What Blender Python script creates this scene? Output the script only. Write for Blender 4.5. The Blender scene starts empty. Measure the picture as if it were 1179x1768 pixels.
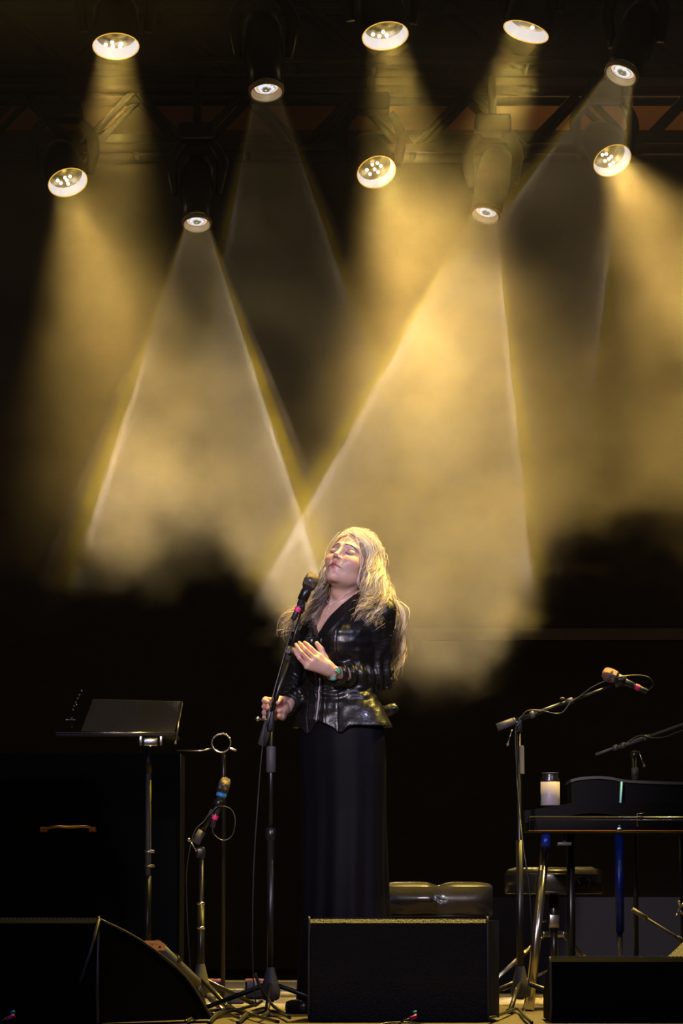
import bpy, bmesh, math, random
import numpy as np
from mathutils import Vector, Matrix, Quaternion
rnd = random.Random(7)
S = bpy.context.scene
COL = S.collection

# ------------------------------------------------------------------ camera
F = 6000.0                       # focal length in pixels of the 1179 x 1768 frame
EYE = 0.34                       # camera height above the stage floor
TH = math.atan(696.0 / F)        # upward tilt
cd = bpy.data.cameras.new('camera'); cam = bpy.data.objects.new('camera', cd); COL.objects.link(cam)
cam.location = (0, 0, EYE); cam.rotation_euler = (math.pi / 2 + TH, 0, 0)
cd.sensor_fit = 'VERTICAL'; cd.sensor_height = 36.0; cd.lens = F / 1768.0 * 36.0
cd.clip_end = 200
S.camera = cam

def P(px, py, D):
    """world point seen at a pixel, at depth D (metres behind the camera plane, along y)"""
    u = (px - 589.5) / F; v = (884 - py) / F
    y = math.cos(TH) - v * math.sin(TH); z = math.sin(TH) + v * math.cos(TH)
    return Vector((u / y * D, D, EYE + z / y * D))

# ------------------------------------------------------------------ world, exposure
w = bpy.data.worlds.new('world'); S.world = w; w.use_nodes = True
bg = w.node_tree.nodes['Background']
bg.inputs[0].default_value = (1.0, 0.72, 0.52, 1); bg.inputs[1].default_value = 0.028
S.view_settings.view_transform = 'Standard'; S.view_settings.look = 'None'
S.view_settings.gamma = 1; S.view_settings.use_curve_mapping = False
S.view_settings.exposure = 0.0
S.cycles.volume_bounces = 0
S.cycles.max_bounces = 4; S.cycles.diffuse_bounces = 2; S.cycles.glossy_bounces = 2
S.cycles.volume_step_rate = 1.0; S.cycles.volume_max_steps = 256

# ------------------------------------------------------------------ stage lighting (out of frame)
def spot(name, loc, target, power, color, size, blend=0.5, radius=0.08):
    l = bpy.data.lights.new(name, 'SPOT'); l.energy = power; l.color = color
    l.spot_size = math.radians(size); l.spot_blend = blend; l.shadow_soft_size = radius
    o = bpy.data.objects.new(name, l); COL.objects.link(o); o.location = loc
    o.rotation_euler = (Vector(target) - Vector(loc)).to_track_quat('-Z', 'Y').to_euler()
    return o
SING = Vector((0.03, 12.0, 1.0))
spot('key_light', (-1.5, 4.6, 3.3), (0.02, 12.0, 1.15), 1500, (1.0, 0.83, 0.88), 15, 0.7, 0.10)
spot('fill_light', (3.8, 5.5, 4.2), (0.03, 12.0, 1.0), 700, (0.62, 0.60, 1.0), 16, 0.7, 0.10)
spot('gold_right_light', (2.8, 14.6, 5.2), (1.9, 12.6, 0.6), 330, (1.0, 0.72, 0.2), 34, 0.6, 0.06)
spot('gold_back_light', (1.1, 13.0, 5.6), (0.1, 12.0, 1.2), 3600, (1.0, 0.70, 0.14), 34, 0.6, 0.06)
spot('gold_side_light', (3.2, 12.6, 4.9), (0.2, 12.0, 1.1), 700, (1.0, 0.72, 0.14), 26, 0.6, 0.06)
spot('gold_stage_light', (-1.2, 14.0, 5.6), (-0.9, 12.0, 0.2), 90, (1.0, 0.66, 0.16), 60, 0.6, 0.06)
spot('blue_wash_light', (-4.0, 4.0, 2.6), (0.5, 12.0, 0.3), 210, (0.20, 0.34, 1.0), 30, 0.6, 0.12)
spot('front_wash_light', (0.6, 2.0, 5.0), (0.3, 12.2, 0.45), 170, (1.0, 0.86, 0.84), 22, 0.8, 0.10)
hl = bpy.data.lights.new('added_band_light', 'AREA'); hl.shape = 'RECTANGLE'; hl.size = 4.0; hl.size_y = 0.05; hl.energy = 5; hl.color = (1.0, 0.55, 0.18)  # added lamp that brightens the brown band; no such fixture is seen
ho = bpy.data.objects.new('added_band_light', hl); COL.objects.link(ho); ho.location = (2.9, 21.45, 5.75); ho.rotation_euler = (math.radians(12), 0, 0)

# ------------------------------------------------------------------ helpers
def put(o, parent=None, label=None, cat=None, group=None, kind=None):
    if label: o['label'] = label
    if cat: o['category'] = cat
    if group: o['group'] = group
    if kind: o['kind'] = kind
    if parent is not None: o.parent = parent
    return o
def thing(name, loc, label, cat, group=None, rz=0):
    o = bpy.data.objects.new(name, None); COL.objects.link(o); o.location = loc; o.rotation_euler[2] = rz
    o.empty_display_size = 0.1
    return put(o, None, label, cat, group)
class MB:
    """collects shapes (world coordinates) and links them as ONE mesh object"""
    def __init__(s): s.v = []; s.f = []; s.sm = []
    def add(s, vs, fs, smooth=True):
        b = len(s.v); s.v += [tuple(v) for v in vs]; s.f += [tuple(i + b for i in f) for f in fs]; s.sm += [smooth] * len(fs); return s
    def box(s, c, size, rot=None, bev=0.0):
        c = Vector(c); h = Vector(size) / 2; R = rot or Matrix.Identity(3)
        if bev <= 0:
            vs = [c + R @ Vector((x * h.x, y * h.y, z * h.z)) for x in (-1, 1) for y in (-1, 1) for z in (-1, 1)]
            return s.add(vs, [(0, 1, 3, 2), (4, 6, 7, 5), (0, 4, 5, 1), (2, 3, 7, 6), (0, 2, 6, 4), (1, 5, 7, 3)], False)
        bm = bmesh.new(); bmesh.ops.create_cube(bm, size=1)
        for v in bm.verts: v.co = Vector((v.co.x * size[0], v.co.y * size[1], v.co.z * size[2]))
        bmesh.ops.bevel(bm, geom=bm.edges[:], offset=bev, segments=2, affect='EDGES', profile=0.6)
        vs = [c + R @ v.co for v in bm.verts]; bm.verts.index_update()
        fs = [[v.index for v in f.verts] for f in bm.faces]; bm.free()
        return s.add(vs, fs, True)
    def tube(s, pts, r, n=12, cap=True, smooth=True):
        pts = [Vector(p) for p in pts]; m = len(pts)
        rs = r if isinstance(r, (list, tuple)) else [r] * m
        vs = []; prev = None
        for i, p in enumerate(pts):
            t = (pts[min(i + 1, m - 1)] - pts[max(i - 1, 0)])
            if t.length < 1e-9: t = prev or Vector((0, 0, 1))
            t.normalize()
            if i == 0: a = t.orthogonal().normalized()
            else:
                a = a - t * a.dot(t)
                a = a.normalized() if a.length > 1e-6 else t.orthogonal().normalized()
            b = t.cross(a); prev = t
            for k in range(n):
                q = 2 * math.pi * k / n
                vs.append(p + (a * math.cos(q) + b * math.sin(q)) * rs[i])
        fs = [(i * n + k, i * n + (k + 1) % n, (i + 1) * n + (k + 1) % n, (i + 1) * n + k) for i in range(m - 1) for k in range(n)]
        s.add(vs, fs, smooth)
        if cap:
            b = len(s.v) - len(vs)
            s.f.append(tuple(b + k for k in reversed(range(n)))); s.sm.append(False)
            s.f.append(tuple(b + (m - 1) * n + k for k in range(n))); s.sm.append(False)
        return s
    def lathe(s, prof, base, axis, n=32):
        """prof: (radius, height along axis) pairs"""
        q = Vector(axis).normalized().to_track_quat('Z', 'Y'); base = Vector(base); vs = []
        for (r, h) in prof:
            for k in range(n):
                a = 2 * math.pi * k / n
                vs.append(base + q @ Vector((r * math.cos(a), r * math.sin(a), h)))
        m = len(prof)
        fs = [(i * n + k, i * n + (k + 1) % n, (i + 1) * n + (k + 1) % n, (i + 1) * n + k) for i in range(m - 1) for k in range(n)]
        return s.add(vs, fs, True)
    def ball(s, c, r, n=12, sc=(1, 1, 1)):
        c = Vector(c); prof = [(max(1e-4, math.sin(math.pi * i / n)) * r, -math.cos(math.pi * i / n) * r) for i in range(n + 1)]
        b = len(s.v); s.lathe(prof, (0, 0, 0), (0, 0, 1), n * 2)
        for i in range(b, len(s.v)):
            v = s.v[i]; s.v[i] = (c.x + v[0] * sc[0], c.y + v[1] * sc[1], c.z + v[2] * sc[2])
        return s
    def build(s, name, mat, parent=None, label=None, cat=None, group=None, kind=None, sharp=None):
        me = bpy.data.meshes.new(name)
        off = Vector((0, 0, 0))
        if parent is not None:
            p = parent
            M = Matrix.Identity(4); chain = []
            while p is not None: chain.append(p); p = p.parent
            for q in reversed(chain): M = M @ q.matrix_basis
            Mi = M.inverted(); vs = [tuple(Mi @ Vector(v)) for v in s.v]
        else:
            arr = np.array(s.v); lo = arr.min(0); hi = arr.max(0); off = Vector(((lo[0] + hi[0]) / 2, (lo[1] + hi[1]) / 2, lo[2]))
            vs = [(v[0] - off.x, v[1] - off.y, v[2] - off.z) for v in s.v]
        me.from_pydata(vs, [], s.f)
        me.polygons.foreach_set('use_smooth', s.sm)
        me.update()
        if sharp is not None: me.set_sharp_from_angle(angle=math.radians(sharp))
        me.materials.append(mat)
        o = bpy.data.objects.new(name, me); COL.objects.link(o); o.location = off
        return put(o, parent, label, cat, group, kind)
def catmull(pts, n=8):
    pts = [Vector(p) for p in pts]; P_ = [pts[0]] + pts + [pts[-1]]; out = []
    for i in range(1, len(P_) - 2):
        a, b, c, d = P_[i - 1], P_[i], P_[i + 1], P_[i + 2]
        for k in range(n):
            t = k / n
            out.append(0.5 * ((2 * b) + (c - a) * t + (2 * a - 5 * b + 4 * c - d) * t * t + (3 * b - a - 3 * c + d) * t ** 3))
    out.append(pts[-1]); return out

# ------------------------------------------------------------------ materials
def mat(name, color, rough=0.5, metal=0.0, noise=0.0, nscale=20.0, bump=0.0, bscale=60.0, spec=0.5, emit=None, estr=0.0, coat=0.0, color2=None):
    m = bpy.data.materials.new(name); m.use_nodes = True; nt = m.node_tree; b = nt.nodes['Principled BSDF']
    b.inputs['Roughness'].default_value = rough; b.inputs['Metallic'].default_value = metal
    b.inputs['Specular IOR Level'].default_value = spec; b.inputs['Coat Weight'].default_value = coat
    tc = nt.nodes.new('ShaderNodeTexCoord')
    n = nt.nodes.new('ShaderNodeTexNoise'); n.inputs['Scale'].default_value = nscale; n.inputs['Detail'].default_value = 4
    nt.links.new(tc.outputs['Object'], n.inputs['Vector'])
    mx = nt.nodes.new('ShaderNodeMix'); mx.data_type = 'RGBA'
    c2 = color2 or tuple(c * (1 - noise) for c in color)
    mx.inputs['A'].default_value = (*color, 1); mx.inputs['B'].default_value = (*c2, 1)
    nt.links.new(n.outputs['Fac'], mx.inputs['Factor']); nt.links.new(mx.outputs['Result'], b.inputs['Base Color'])
    if bump > 0:
        n2 = nt.nodes.new('ShaderNodeTexNoise'); n2.inputs['Scale'].default_value = bscale; n2.inputs['Detail'].default_value = 5
        nt.links.new(tc.outputs['Object'], n2.inputs['Vector'])
        bp = nt.nodes.new('ShaderNodeBump'); bp.inputs['Strength'].default_value = bump; bp.inputs['Distance'].default_value = 0.01
        nt.links.new(n2.outputs['Fac'], bp.inputs['Height']); nt.links.new(bp.outputs['Normal'], b.inputs['Normal'])
    if emit:
        b.inputs['Emission Color'].default_value = (*emit, 1); b.inputs['Emission Strength'].default_value = estr
    return m
M_ = {
 'black_cloth': mat('black_cloth', (0.085, 0.075, 0.07), 0.95, noise=0.3, spec=0.1),
 'stage_floor': mat('stage_floor', (0.016, 0.013, 0.011), 0.8, spec=0.15, noise=0.5, nscale=6, bump=0.2),
 'truss_metal': mat('truss_metal', (0.05, 0.045, 0.04), 0.5, 0.6, noise=0.3),
 'lamp_black': mat('lamp_black', (0.008, 0.007, 0.006), 0.32, 0.0, noise=0.2, spec=0.5),
 'bezel': mat('bezel', (0.42, 0.36, 0.26), 0.35, 0.0, noise=0.1),
 'reflector': mat('reflector', (0.75, 0.5, 0.2), 0.25, 0.9, noise=0.4, nscale=30, color2=(0.25, 0.16, 0.04)),
}
# ------------------------------------------------------------------ haze (a real scattering volume behind the singer)
def haze():
    m = bpy.data.materials.new('stage_haze'); m.use_nodes = True; nt = m.node_tree; nt.nodes.clear()
    N = nt.nodes.new; L = nt.links.new
    out = N('ShaderNodeOutputMaterial'); vs = N('ShaderNodeVolumeScatter'); L(vs.outputs[0], out.inputs['Volume'])
    vs.inputs['Color'].default_value = (1, 0.97, 0.93, 1); vs.inputs['Anisotropy'].default_value = 0.25
    def math_(op, a, b=None, c=None, clamp=False):
        n = N('ShaderNodeMath'); n.operation = op; n.use_clamp = clamp
        for i, x in enumerate((a, b, c)):
            if x is None: continue
            if isinstance(x, (int, float)): n.inputs[i].default_value = x
            else: L(x, n.inputs[i])
        return n.outputs[0]
    geo = N('ShaderNodeNewGeometry'); pos = geo.outputs['Position']
    sep = N('ShaderNodeSeparateXYZ'); L(pos, sep.inputs[0])
    def noise(scale, detail, rough=0.55, off=(0, 0, 0), stretch=(1, 1, 1)):
        mp = N('ShaderNodeMapping'); L(pos, mp.inputs[0]); mp.inputs['Location'].default_value = off; mp.inputs['Scale'].default_value = stretch
        n = N('ShaderNodeTexNoise'); L(mp.outputs[0], n.inputs['Vector']); n.inputs['Scale'].default_value = scale
        n.inputs['Detail'].default_value = detail; n.inputs['Roughness'].default_value = rough
        return n.outputs['Fac']
    big = noise(0.75, 2, off=HAZE_OFF); fine = noise(2.3, 5, 0.66, off=(3, 1, 7), stretch=(1, 0.6, 1.15))
    # height of the underside of the smoke bank along the stage (metres), and of its thin top
    fc = N('ShaderNodeFloatCurve'); fx = math_('MULTIPLY_ADD', sep.outputs['X'], 0.25, 0.5)
    L(fx, fc.inputs['Value']); cu = fc.mapping.curves[0]
    pts = HAZE_LOW
    cu.points[0].location = (0, pts[0][1] / 4); cu.points[1].location = (1, pts[-1][1] / 4)
    for x, z in pts[1:-1]: cu.points.new(x * 0.25 + 0.5, z / 4)
    fc.mapping.update()
    low = math_('MULTIPLY', fc.outputs[0], 4.0)
    h = math_('SUBTRACT', sep.outputs['Z'], low)
    h = math_('ADD', h, math_('MULTIPLY_ADD', fine, 1.3, -0.65))
    h = math_('ADD', h, math_('MULTIPLY_ADD', big, 0.6, -0.3))
    mr = N('ShaderNodeMapRange'); mr.interpolation_type = 'SMOOTHSTEP'; L(h, mr.inputs[0]); mr.inputs[1].default_value = -0.08; mr.inputs[2].default_value = 0.30
    bank = mr.outputs[0]
    mt = N('ShaderNodeMapRange'); mt.interpolation_type = 'SMOOTHSTEP'; L(sep.outputs['Z'], mt.inputs[0])
    mt.inputs[1].default_value = 2.7; mt.inputs[2].default_value = 4.1; mt.inputs[3].default_value = 1.0; mt.inputs[4].default_value = 0.45
    cl = math_('MULTIPLY_ADD', fine, 4.2, -1.35, clamp=False)
    cl = math_('MAXIMUM', cl, 0.16)
    cb = math_('MULTIPLY_ADD', big, 3.4, -1.0); cb = math_('MAXIMUM', cb, 0.25)
    d = math_('MULTIPLY', math_('MULTIPLY', bank, mt.outputs[0]), math_('MULTIPLY', cl, cb))
    # the front of the stage air is clear except up at the lamps
    my = N('ShaderNodeMapRange'); my.interpolation_type = 'SMOOTHSTEP'; L(sep.outputs['Y'], my.inputs[0])
    my.inputs[1].default_value = 14.9; my.inputs[2].default_value = 16.3; my.inputs[3].default_value = 0.10
    mz = N('ShaderNodeMapRange'); mz.interpolation_type = 'SMOOTHSTEP'; L(sep.outputs['Z'], mz.inputs[0]); mz.inputs[1].default_value = 3.62; mz.inputs[2].default_value = 4.0
    d = math_('MULTIPLY', d, math_('MAXIMUM', my.outputs[0], mz.outputs[0]))
    # more smoke to the right, where it drifts in
    mx = N('ShaderNodeMapRange'); mx.interpolation_type = 'SMOOTHSTEP'; L(sep.outputs['X'], mx.inputs[0])
    mx.inputs[1].default_value = -0.3; mx.inputs[2].default_value = 0.5; mx.inputs[3].default_value = 0.75; mx.inputs[4].default_value = 1.25
    d = math_('MULTIPLY', d, mx.outputs[0])
    d = math_('MULTIPLY', d, HAZE_D)
    L(d, vs.inputs['Density'])
    mb = MB().box((0, 17.3, 2.85), (6.0, 7.6, 4.1))
    o = mb.build('haze', m, label='golden haze of stage smoke drifting behind the singer', cat='haze', kind='stuff')
    return o
HAZE_D = 0.20; HAZE_OFF = (1.3, 0.0, 0.4)
# underside of the smoke (x, z) in metres
def hz(px, py): p = P(px, py, 16.0); return (p.x, p.z)
HAZE_LOW = [(-2, 1.9)] + [hz(*q) for q in ((60, 900), (200, 925), (330, 850), (430, 950), (540, 1060), (700, 1110), (840, 1110), (930, 1000), (1010, 900), (1100, 850))] + [(2, 2.2)]
haze()

# ------------------------------------------------------------------ lamps in the truss
BEAM_GOLD = (1.0, 0.62, 0.15)
def gobo(l, kind, strength, half, tint=1.0):
    """beam profile across the cone: a wash is soft; a profile spot has a white ring and a yellow fringe"""
    l.use_nodes = True; nt = l.node_tree; N = nt.nodes.new; L = nt.links.new
    em = nt.nodes['Emission']
    tc = N('ShaderNodeTexCoord'); sx = N('ShaderNodeSeparateXYZ'); L(tc.outputs['Normal'], sx.inputs[0])
    def m(op, a, b=None):
        n = N('ShaderNodeMath'); n.operation = op
        for i, x in enumerate((a, b)):
            if x is None: continue
            if isinstance(x, (int, float)): n.inputs[i].default_value = x
            else: L(x, n.inputs[i])
        return n.outputs[0]
    z = m('ABSOLUTE', sx.outputs['Z'])
    r = m('DIVIDE', m('TANGENT', m('ARCCOSINE', m('MINIMUM', z, 0.99999))), math.tan(half))
    cr = N('ShaderNodeValToRGB'); L(r, cr.inputs[0]); el = cr.color_ramp.elements
    if kind == 'spot':
        st = [(0.0, (0.30, 0.22, 0.105)), (0.72, (0.30, 0.22, 0.105)), (0.745, (1.5, 1.2, 1.0)), (0.765, (4.2, 3.5, 3.0)), (0.785, (1.6, 1.2, 0.6)),
              (0.81, (1.2, 0.80, 0.02)), (0.89, (1.3, 0.84, 0.015)), (0.92, (0.15, 0.09, 0.02)), (0.96, (0.6, 0.4, 0.22)), (1.0, (0, 0, 0))]
    else:
        st = [(0.0, (1.0, 0.60, 0.14)), (0.45, (0.85, 0.46, 0.075)), (0.8, (0.35, 0.17, 0.012)), (1.0, (0, 0, 0))]
    while len(el) < len(st): el.new(0.5)
    for e, (p, c) in zip(el, st): e.position = p; e.color = (*[x * tint for x in c], 1)
    L(cr.outputs[0], em.inputs['Color'])
    fo = N('ShaderNodeLightFalloff'); fo.inputs['Strength'].default_value = strength; fo.inputs['Smooth'].default_value = 0.0
    L(fo.outputs['Linear'], em.inputs['Strength'])

def axis_of(px, py, D, alpha, phi):
    p = P(px, py, D); v = (p - cam.location).normalized()
    R = Matrix.Rotation(TH, 3, 'X'); right = Vector((1, 0, 0)); up = R @ Vector((0, 0, 1))
    a = math.radians(alpha); f = math.radians(phi)
    d2 = (right * math.sin(f) - up * math.cos(f)); d2 = (d2 - v * d2.dot(v)).normalized()
    return p, (-v * math.cos(a) + d2 * math.sin(a)).normalized()

def lens_mat(name, kind):
    m = bpy.data.materials.new(name); m.use_nodes = True; nt = m.node_tree; N = nt.nodes.new; L = nt.links.new
    b = nt.nodes['Principled BSDF']; b.inputs['Base Color'].default_value = (0.05, 0.04, 0.02, 1); b.inputs['Roughness'].default_value = 0.15
    at = N('ShaderNodeAttribute'); at.attribute_name = 'rad'
    tc = N('ShaderNodeTexCoord')
    ns = N('ShaderNodeTexNoise'); L(tc.outputs['Object'], ns.inputs['Vector'])
    cr = N('ShaderNodeValToRGB'); el = cr.color_ramp.elements
    if kind == 'spot':
        ns.inputs['Scale'].default_value = 26; ns.inputs['Distortion'].default_value = 1.0
        ad = N('ShaderNodeMath'); ad.operation = 'MULTIPLY_ADD'; L(ns.outputs['Fac'], ad.inputs[0]); ad.inputs[1].default_value = 0.55; ad.inputs[2].default_value = -0.27
        a2 = N('ShaderNodeMath'); a2.operation = 'ADD'; L(ad.outputs[0], a2.inputs[0]); L(at.outputs['Fac'], a2.inputs[1]); L(a2.outputs[0], cr.inputs[0])
        st = [(0.0, (0.9, 0.9, 0.7)), (0.10, (0.06, 0.05, 0.02)), (0.28, (0.22, 0.19, 0.05)), (0.38, (0.75, 0.8, 1.0)), (0.55, (1.0, 0.95, 1.0)), (0.68, (0.45, 0.32, 0.05)), (0.78, (0.8, 0.85, 1.0)), (0.93, (0.75, 0.3, 0.08)), (1.0, (0.25, 0.05, 0.02))]
        b.inputs['Emission Strength'].default_value = 1.1
    else:
        ns.inputs['Scale'].default_value = 14; ns.inputs['Detail'].default_value = 4; L(ns.outputs['Fac'], cr.inputs[0])
        st = [(0.0, (0.03, 0.022, 0.005)), (0.40, (0.09, 0.065, 0.015)), (0.54, (0.40, 0.28, 0.07)), (0.62, (0.75, 0.55, 0.25)), (0.75, (1.0, 0.9, 0.8))]
        b.inputs['Emission Strength'].default_value = 0.75
    while len(el) < len(st): el.new(0.5)
    for e, (p, c) in zip(el, st): e.position = p; e.color = (*c, 1)
    L(cr.outputs[0], b.inputs['Emission Color'])
    if kind == 'spot':      # clear glass: the beam of the lamp behind it passes through
        out = nt.nodes['Material Output']; em = N('ShaderNodeEmission'); em.inputs['Strength'].default_value = 1.0; L(cr.outputs[0], em.inputs['Color'])
        tr = N('ShaderNodeBsdfTransparent'); ad_ = N('ShaderNodeAddShader'); L(em.outputs[0], ad_.inputs[0]); L(tr.outputs[0], ad_.inputs[1]); L(ad_.outputs[0], out.inputs['Surface'])
    return m
M_['wash_lens'] = lens_mat('wash_lens', 'wash'); M_['spot_lens'] = lens_mat('spot_lens', 'spot')
M_['led'] = mat('led_emitter', (0.9, 0.8, 0.7), 0.3, emit=(1.0, 0.88, 0.78), estr=2.2)
M_['hood_wall_glow'] = mat('hood_wall_painted_light', (0.08, 0.07, 0.06), 0.6, emit=(0.93, 0.86, 0.83), estr=0.85)  # inner hood wall; the light falling on it is put in as emission
M_['rim_glow'] = mat('rim_painted_gold_light', (0.6, 0.35, 0.08), 0.3, emit=(1.0, 0.55, 0.06), estr=0.9)  # gold light on the front rim, given as its own emission

TRUSS_Z = {16.0: 5.0, 18.8: 5.0}
def disc(base, axis, r, rings=10, n=48, dome=0.0):
    q = Vector(axis).normalized().to_track_quat('Z', 'Y'); vs = []; fs = []; rad = []
    for i in range(rings + 1):
        t = i / rings
        for k in range(n):
            a = 2 * math.pi * k / n
            vs.append(Vector(base) + q @ Vector((r * t * math.cos(a), r * t * math.sin(a), dome * (1 - t * t)))); rad.append(t)
    for i in range(rings):
        for k in range(n):
            fs.append((i * n + k, i * n + (k + 1) % n, (i + 1) * n + (k + 1) % n, (i + 1) * n + k))
    return vs, fs, rad
def add_rad(o, rad):
    a = o.data.attributes.new('rad', 'FLOAT', 'POINT'); a.data.foreach_set('value', rad)

def moving_head(kind, px, py, D, alpha, phi, strength, half, label, leds=((0, 0),), yawarm=0.0):
    p, ax = axis_of(px, py, D, alpha, phi)
    wash = kind == 'wash'
    R = 0.107 if wash else 0.084
    t = thing('wash_lamp' if wash else 'spot_lamp', p, label, 'stage light', 'wash lamps hanging from the trusses' if wash else 'profile spot lamps hanging from the trusses')
    back = -ax
    q = ax.to_track_quat('Z', 'Y')
    if wash:
        MB().lathe([(R * 1.0, 0.0), (R * 1.035, -0.002), (R * 1.05, -0.02), (R * 1.06, -0.10), (R * 1.0, -0.20), (R * 0.75, -0.26), (R * 0.5, -0.27), (0.001, -0.27)], p, ax, 48).build('housing', M_['lamp_black'], t)
        MB().lathe([(R * 0.995, 0.001), (R * 1.03, 0.003), (R * 1.035, -0.004)], p, ax, 48).build('front_rim', M_['rim_glow'], t)
        MB().lathe([(R * 0.99, 0.0), (R * 0.97, -0.012), (R * 0.86, -0.052)], p, ax, 48).build('hood_inner_wall', M_['hood_wall_glow'], t, 'inner hood wall around the lens, white light painted on')
        vs, fs, rad = disc(p + back * 0.052, ax, R * 0.86, dome=0.012)
        mb = MB(); mb.add(vs, fs); o = mb.build('lens', M_['wash_lens'], t); add_rad(o, rad)
        for (lx, ly) in leds:
            c = p + back * 0.036 + q @ Vector((lx * R * 0.8, ly * R * 0.8, 0))
            MB().ball(c, 0.0095, 8).build('led_emitter', M_['led'], t)
    else:
        MB().lathe([(R * 0.94, -0.03), (R * 1.0, -0.034), (R * 1.0, -0.12), (R * 1.12, -0.17), (R * 1.12, -0.36), (R * 0.9, -0.42), (0.001, -0.42)], p, ax, 48).build('housing', M_['lamp_black'], t)
        MB().lathe([(R * 0.88, 0.003), (R * 0.98, 0.0), (R * 1.0, -0.006), (R * 1.0, -0.022), (R * 0.88, -0.026)], p, ax, 48).build('bezel_ring', M_['bezel'], t)
        MB().lathe([(R * 0.86, 0.0), (R * 0.84, -0.016), (R * 0.80, -0.017), (R * 0.785, -0.030), (R * 0.74, -0.032)], p, ax, 48).build('inner_ring', M_['bezel'], t)
        vs, fs, rad = disc(p + back * 0.034, ax, R * 0.74, dome=0.02)
        mb = MB(); mb.add(vs, fs); o = mb.build('lens', M_['spot_lens'], t); add_rad(o, rad)
    # yoke: two arms from a base under the truss down to the pivot of the head
    piv = p + back * (0.12 if wash else 0.24)
    zt = TRUSS_Z[D]
    side = Vector((1, 0, 0)).lerp(ax.cross(Vector((0, 0, 1))).normalized() * (1 if ax.cross(Vector((0, 0, 1))).x > 0 else -1), 0.6).normalized()
    wd = R * 1.30 + 0.012
    for sgn in (-1, 1):
        a = piv + side * wd * sgn
        pts = [a + Vector((0, 0, -0.035)), a + side * 0.012 * sgn + Vector((0, 0, 0.05)), a + side * 0.02 * sgn + Vector((0, 0, 0.14)), a + side * (-0.01 * sgn) + Vector((0, 0, 0.215)), a - side * 0.05 * sgn + Vector((0, 0, 0.26))]
        pts = catmull(pts, 5); m = len(pts)
        MB().tube(pts, [0.020 + 0.014 * math.sin(math.pi * min(1, i / (m - 1) * 1.2) * 0.8) for i in range(m)], 12).build('yoke_arm', M_['lamp_black'], t)
    b = MB().box(piv + Vector((0, 0, 0.31)), (0.20, 0.20, 0.10), bev=0.02)
    b.build('yoke_base', M_['lamp_black'], t)
    cy = min((D - .15, D + .15), key=lambda y_: abs(y_ - piv.y))
    MB().tube([piv + Vector((0, 0, 0.34)), Vector((piv.x, cy, zt - .02))], 0.022, 10).build('hanging_clamp', M_['truss_metal'], t)
    if wash:
        l = bpy.data.lights.new('lamp_beam', 'AREA'); l.shape = 'DISK'; l.size = R * 1.7; l.spread = 2 * half; l.energy = strength
        l.color = BEAM_GOLD
    else:
        l = bpy.data.lights.new('lamp_beam', 'SPOT'); l.energy = 1.0; l.spot_size = 2 * half * 1.02; l.spot_blend = 0.0; l.shadow_soft_size = 0.0
        gobo(l, kind, strength, half)
    lo = bpy.data.objects.new('lamp_beam', l); COL.objects.link(lo); lo.parent = t
    lo.location = ax * (0.006 if wash else -(0.034 + R * 0.74 / math.tan(half) * 0.93)); lo.rotation_euler = (-ax).to_track_quat('Z', 'Y').to_euler()
    # light spilling sideways from the lens
    l2 = bpy.data.lights.new('lamp_spill', 'POINT'); l2.energy = 0.3 if wash else 0.12; l2.color = (1.0, 0.62, 0.16) if wash else (1, 0.85, 0.6)
    l2.shadow_soft_size = 0.02; o2 = bpy.data.objects.new('lamp_spill', l2); COL.objects.link(o2); o2.parent = t; o2.location = ax * (0.05 if wash else 0.035)
    return t
r = math.radians
W = 0.14
moving_head('wash', 200, 80, 16.0, 56, 0, 120 * W, r(14), 'wash lamp at the far left of the upper row, golden beam straight down', [(-.55, -.5), (-.15, -.65), (.25, -.6), (-.2, -.25), (.3, -.35)])
moving_head('wash', 665, 62, 16.0, 54, 9, 125 * W, r(15), 'wash lamp in the middle of the upper row with a broad golden beam', [(-.5, -.5), (-.1, -.6), (.3, -.5), (0, -.2)])
moving_head('wash', 908, 55, 16.0, 66, -17, 60 * W, r(14), 'wash lamp of the upper row tilted away with a greenish gold beam', [(0, -.3)])
moving_head('wash', 117, 315, 18.8, 47, 17, 95 * W, r(22), 'wash lamp low at the far left of the rear row, turned right', [(-.5, -.3), (-.2, -.5), (.1, -.2), (.3, -.5), (-.1, 0), (.2, .15)])
moving_head('wash', 650, 297, 18.8, 40, 22, 150 * W, r(25), 'wash lamp in the middle of the rear row, lens almost white', [(-.5, -.2), (-.2, -.5), (0, -.1), (.3, -.3), (.35, .2), (-.25, .25), (.05, .4)])
moving_head('wash', 1057, 277, 18.8, 45, 30, 150 * W, r(25), 'wash lamp at the right of the rear row with clustered bright emitters', [(-.6, .05), (-.35, .15), (-.2, -.4), (0, -.2), (.1, 0), (.3, -.65), (.45, -.45)])
moving_head('spot', 460, 160, 16.0, 55, 4, 260, r(15.5), 'spot lamp of the upper row throwing a narrow pale cone')
moving_head('spot', 340, 388, 18.8, 55, 0, 760, r(18.5), 'spot lamp of the rear row whose bright tent of light stands left of the singer')
moving_head('spot', 838, 372, 18.8, 55, -12, 780, r(18.5), 'spot lamp of the rear row shining its ringed cone down behind the singer')
moving_head('spot', 1072, 130, 16.0, 52, -22, 260, r(15), 'spot lamp at the right end of the upper row, turned down left')
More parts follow.
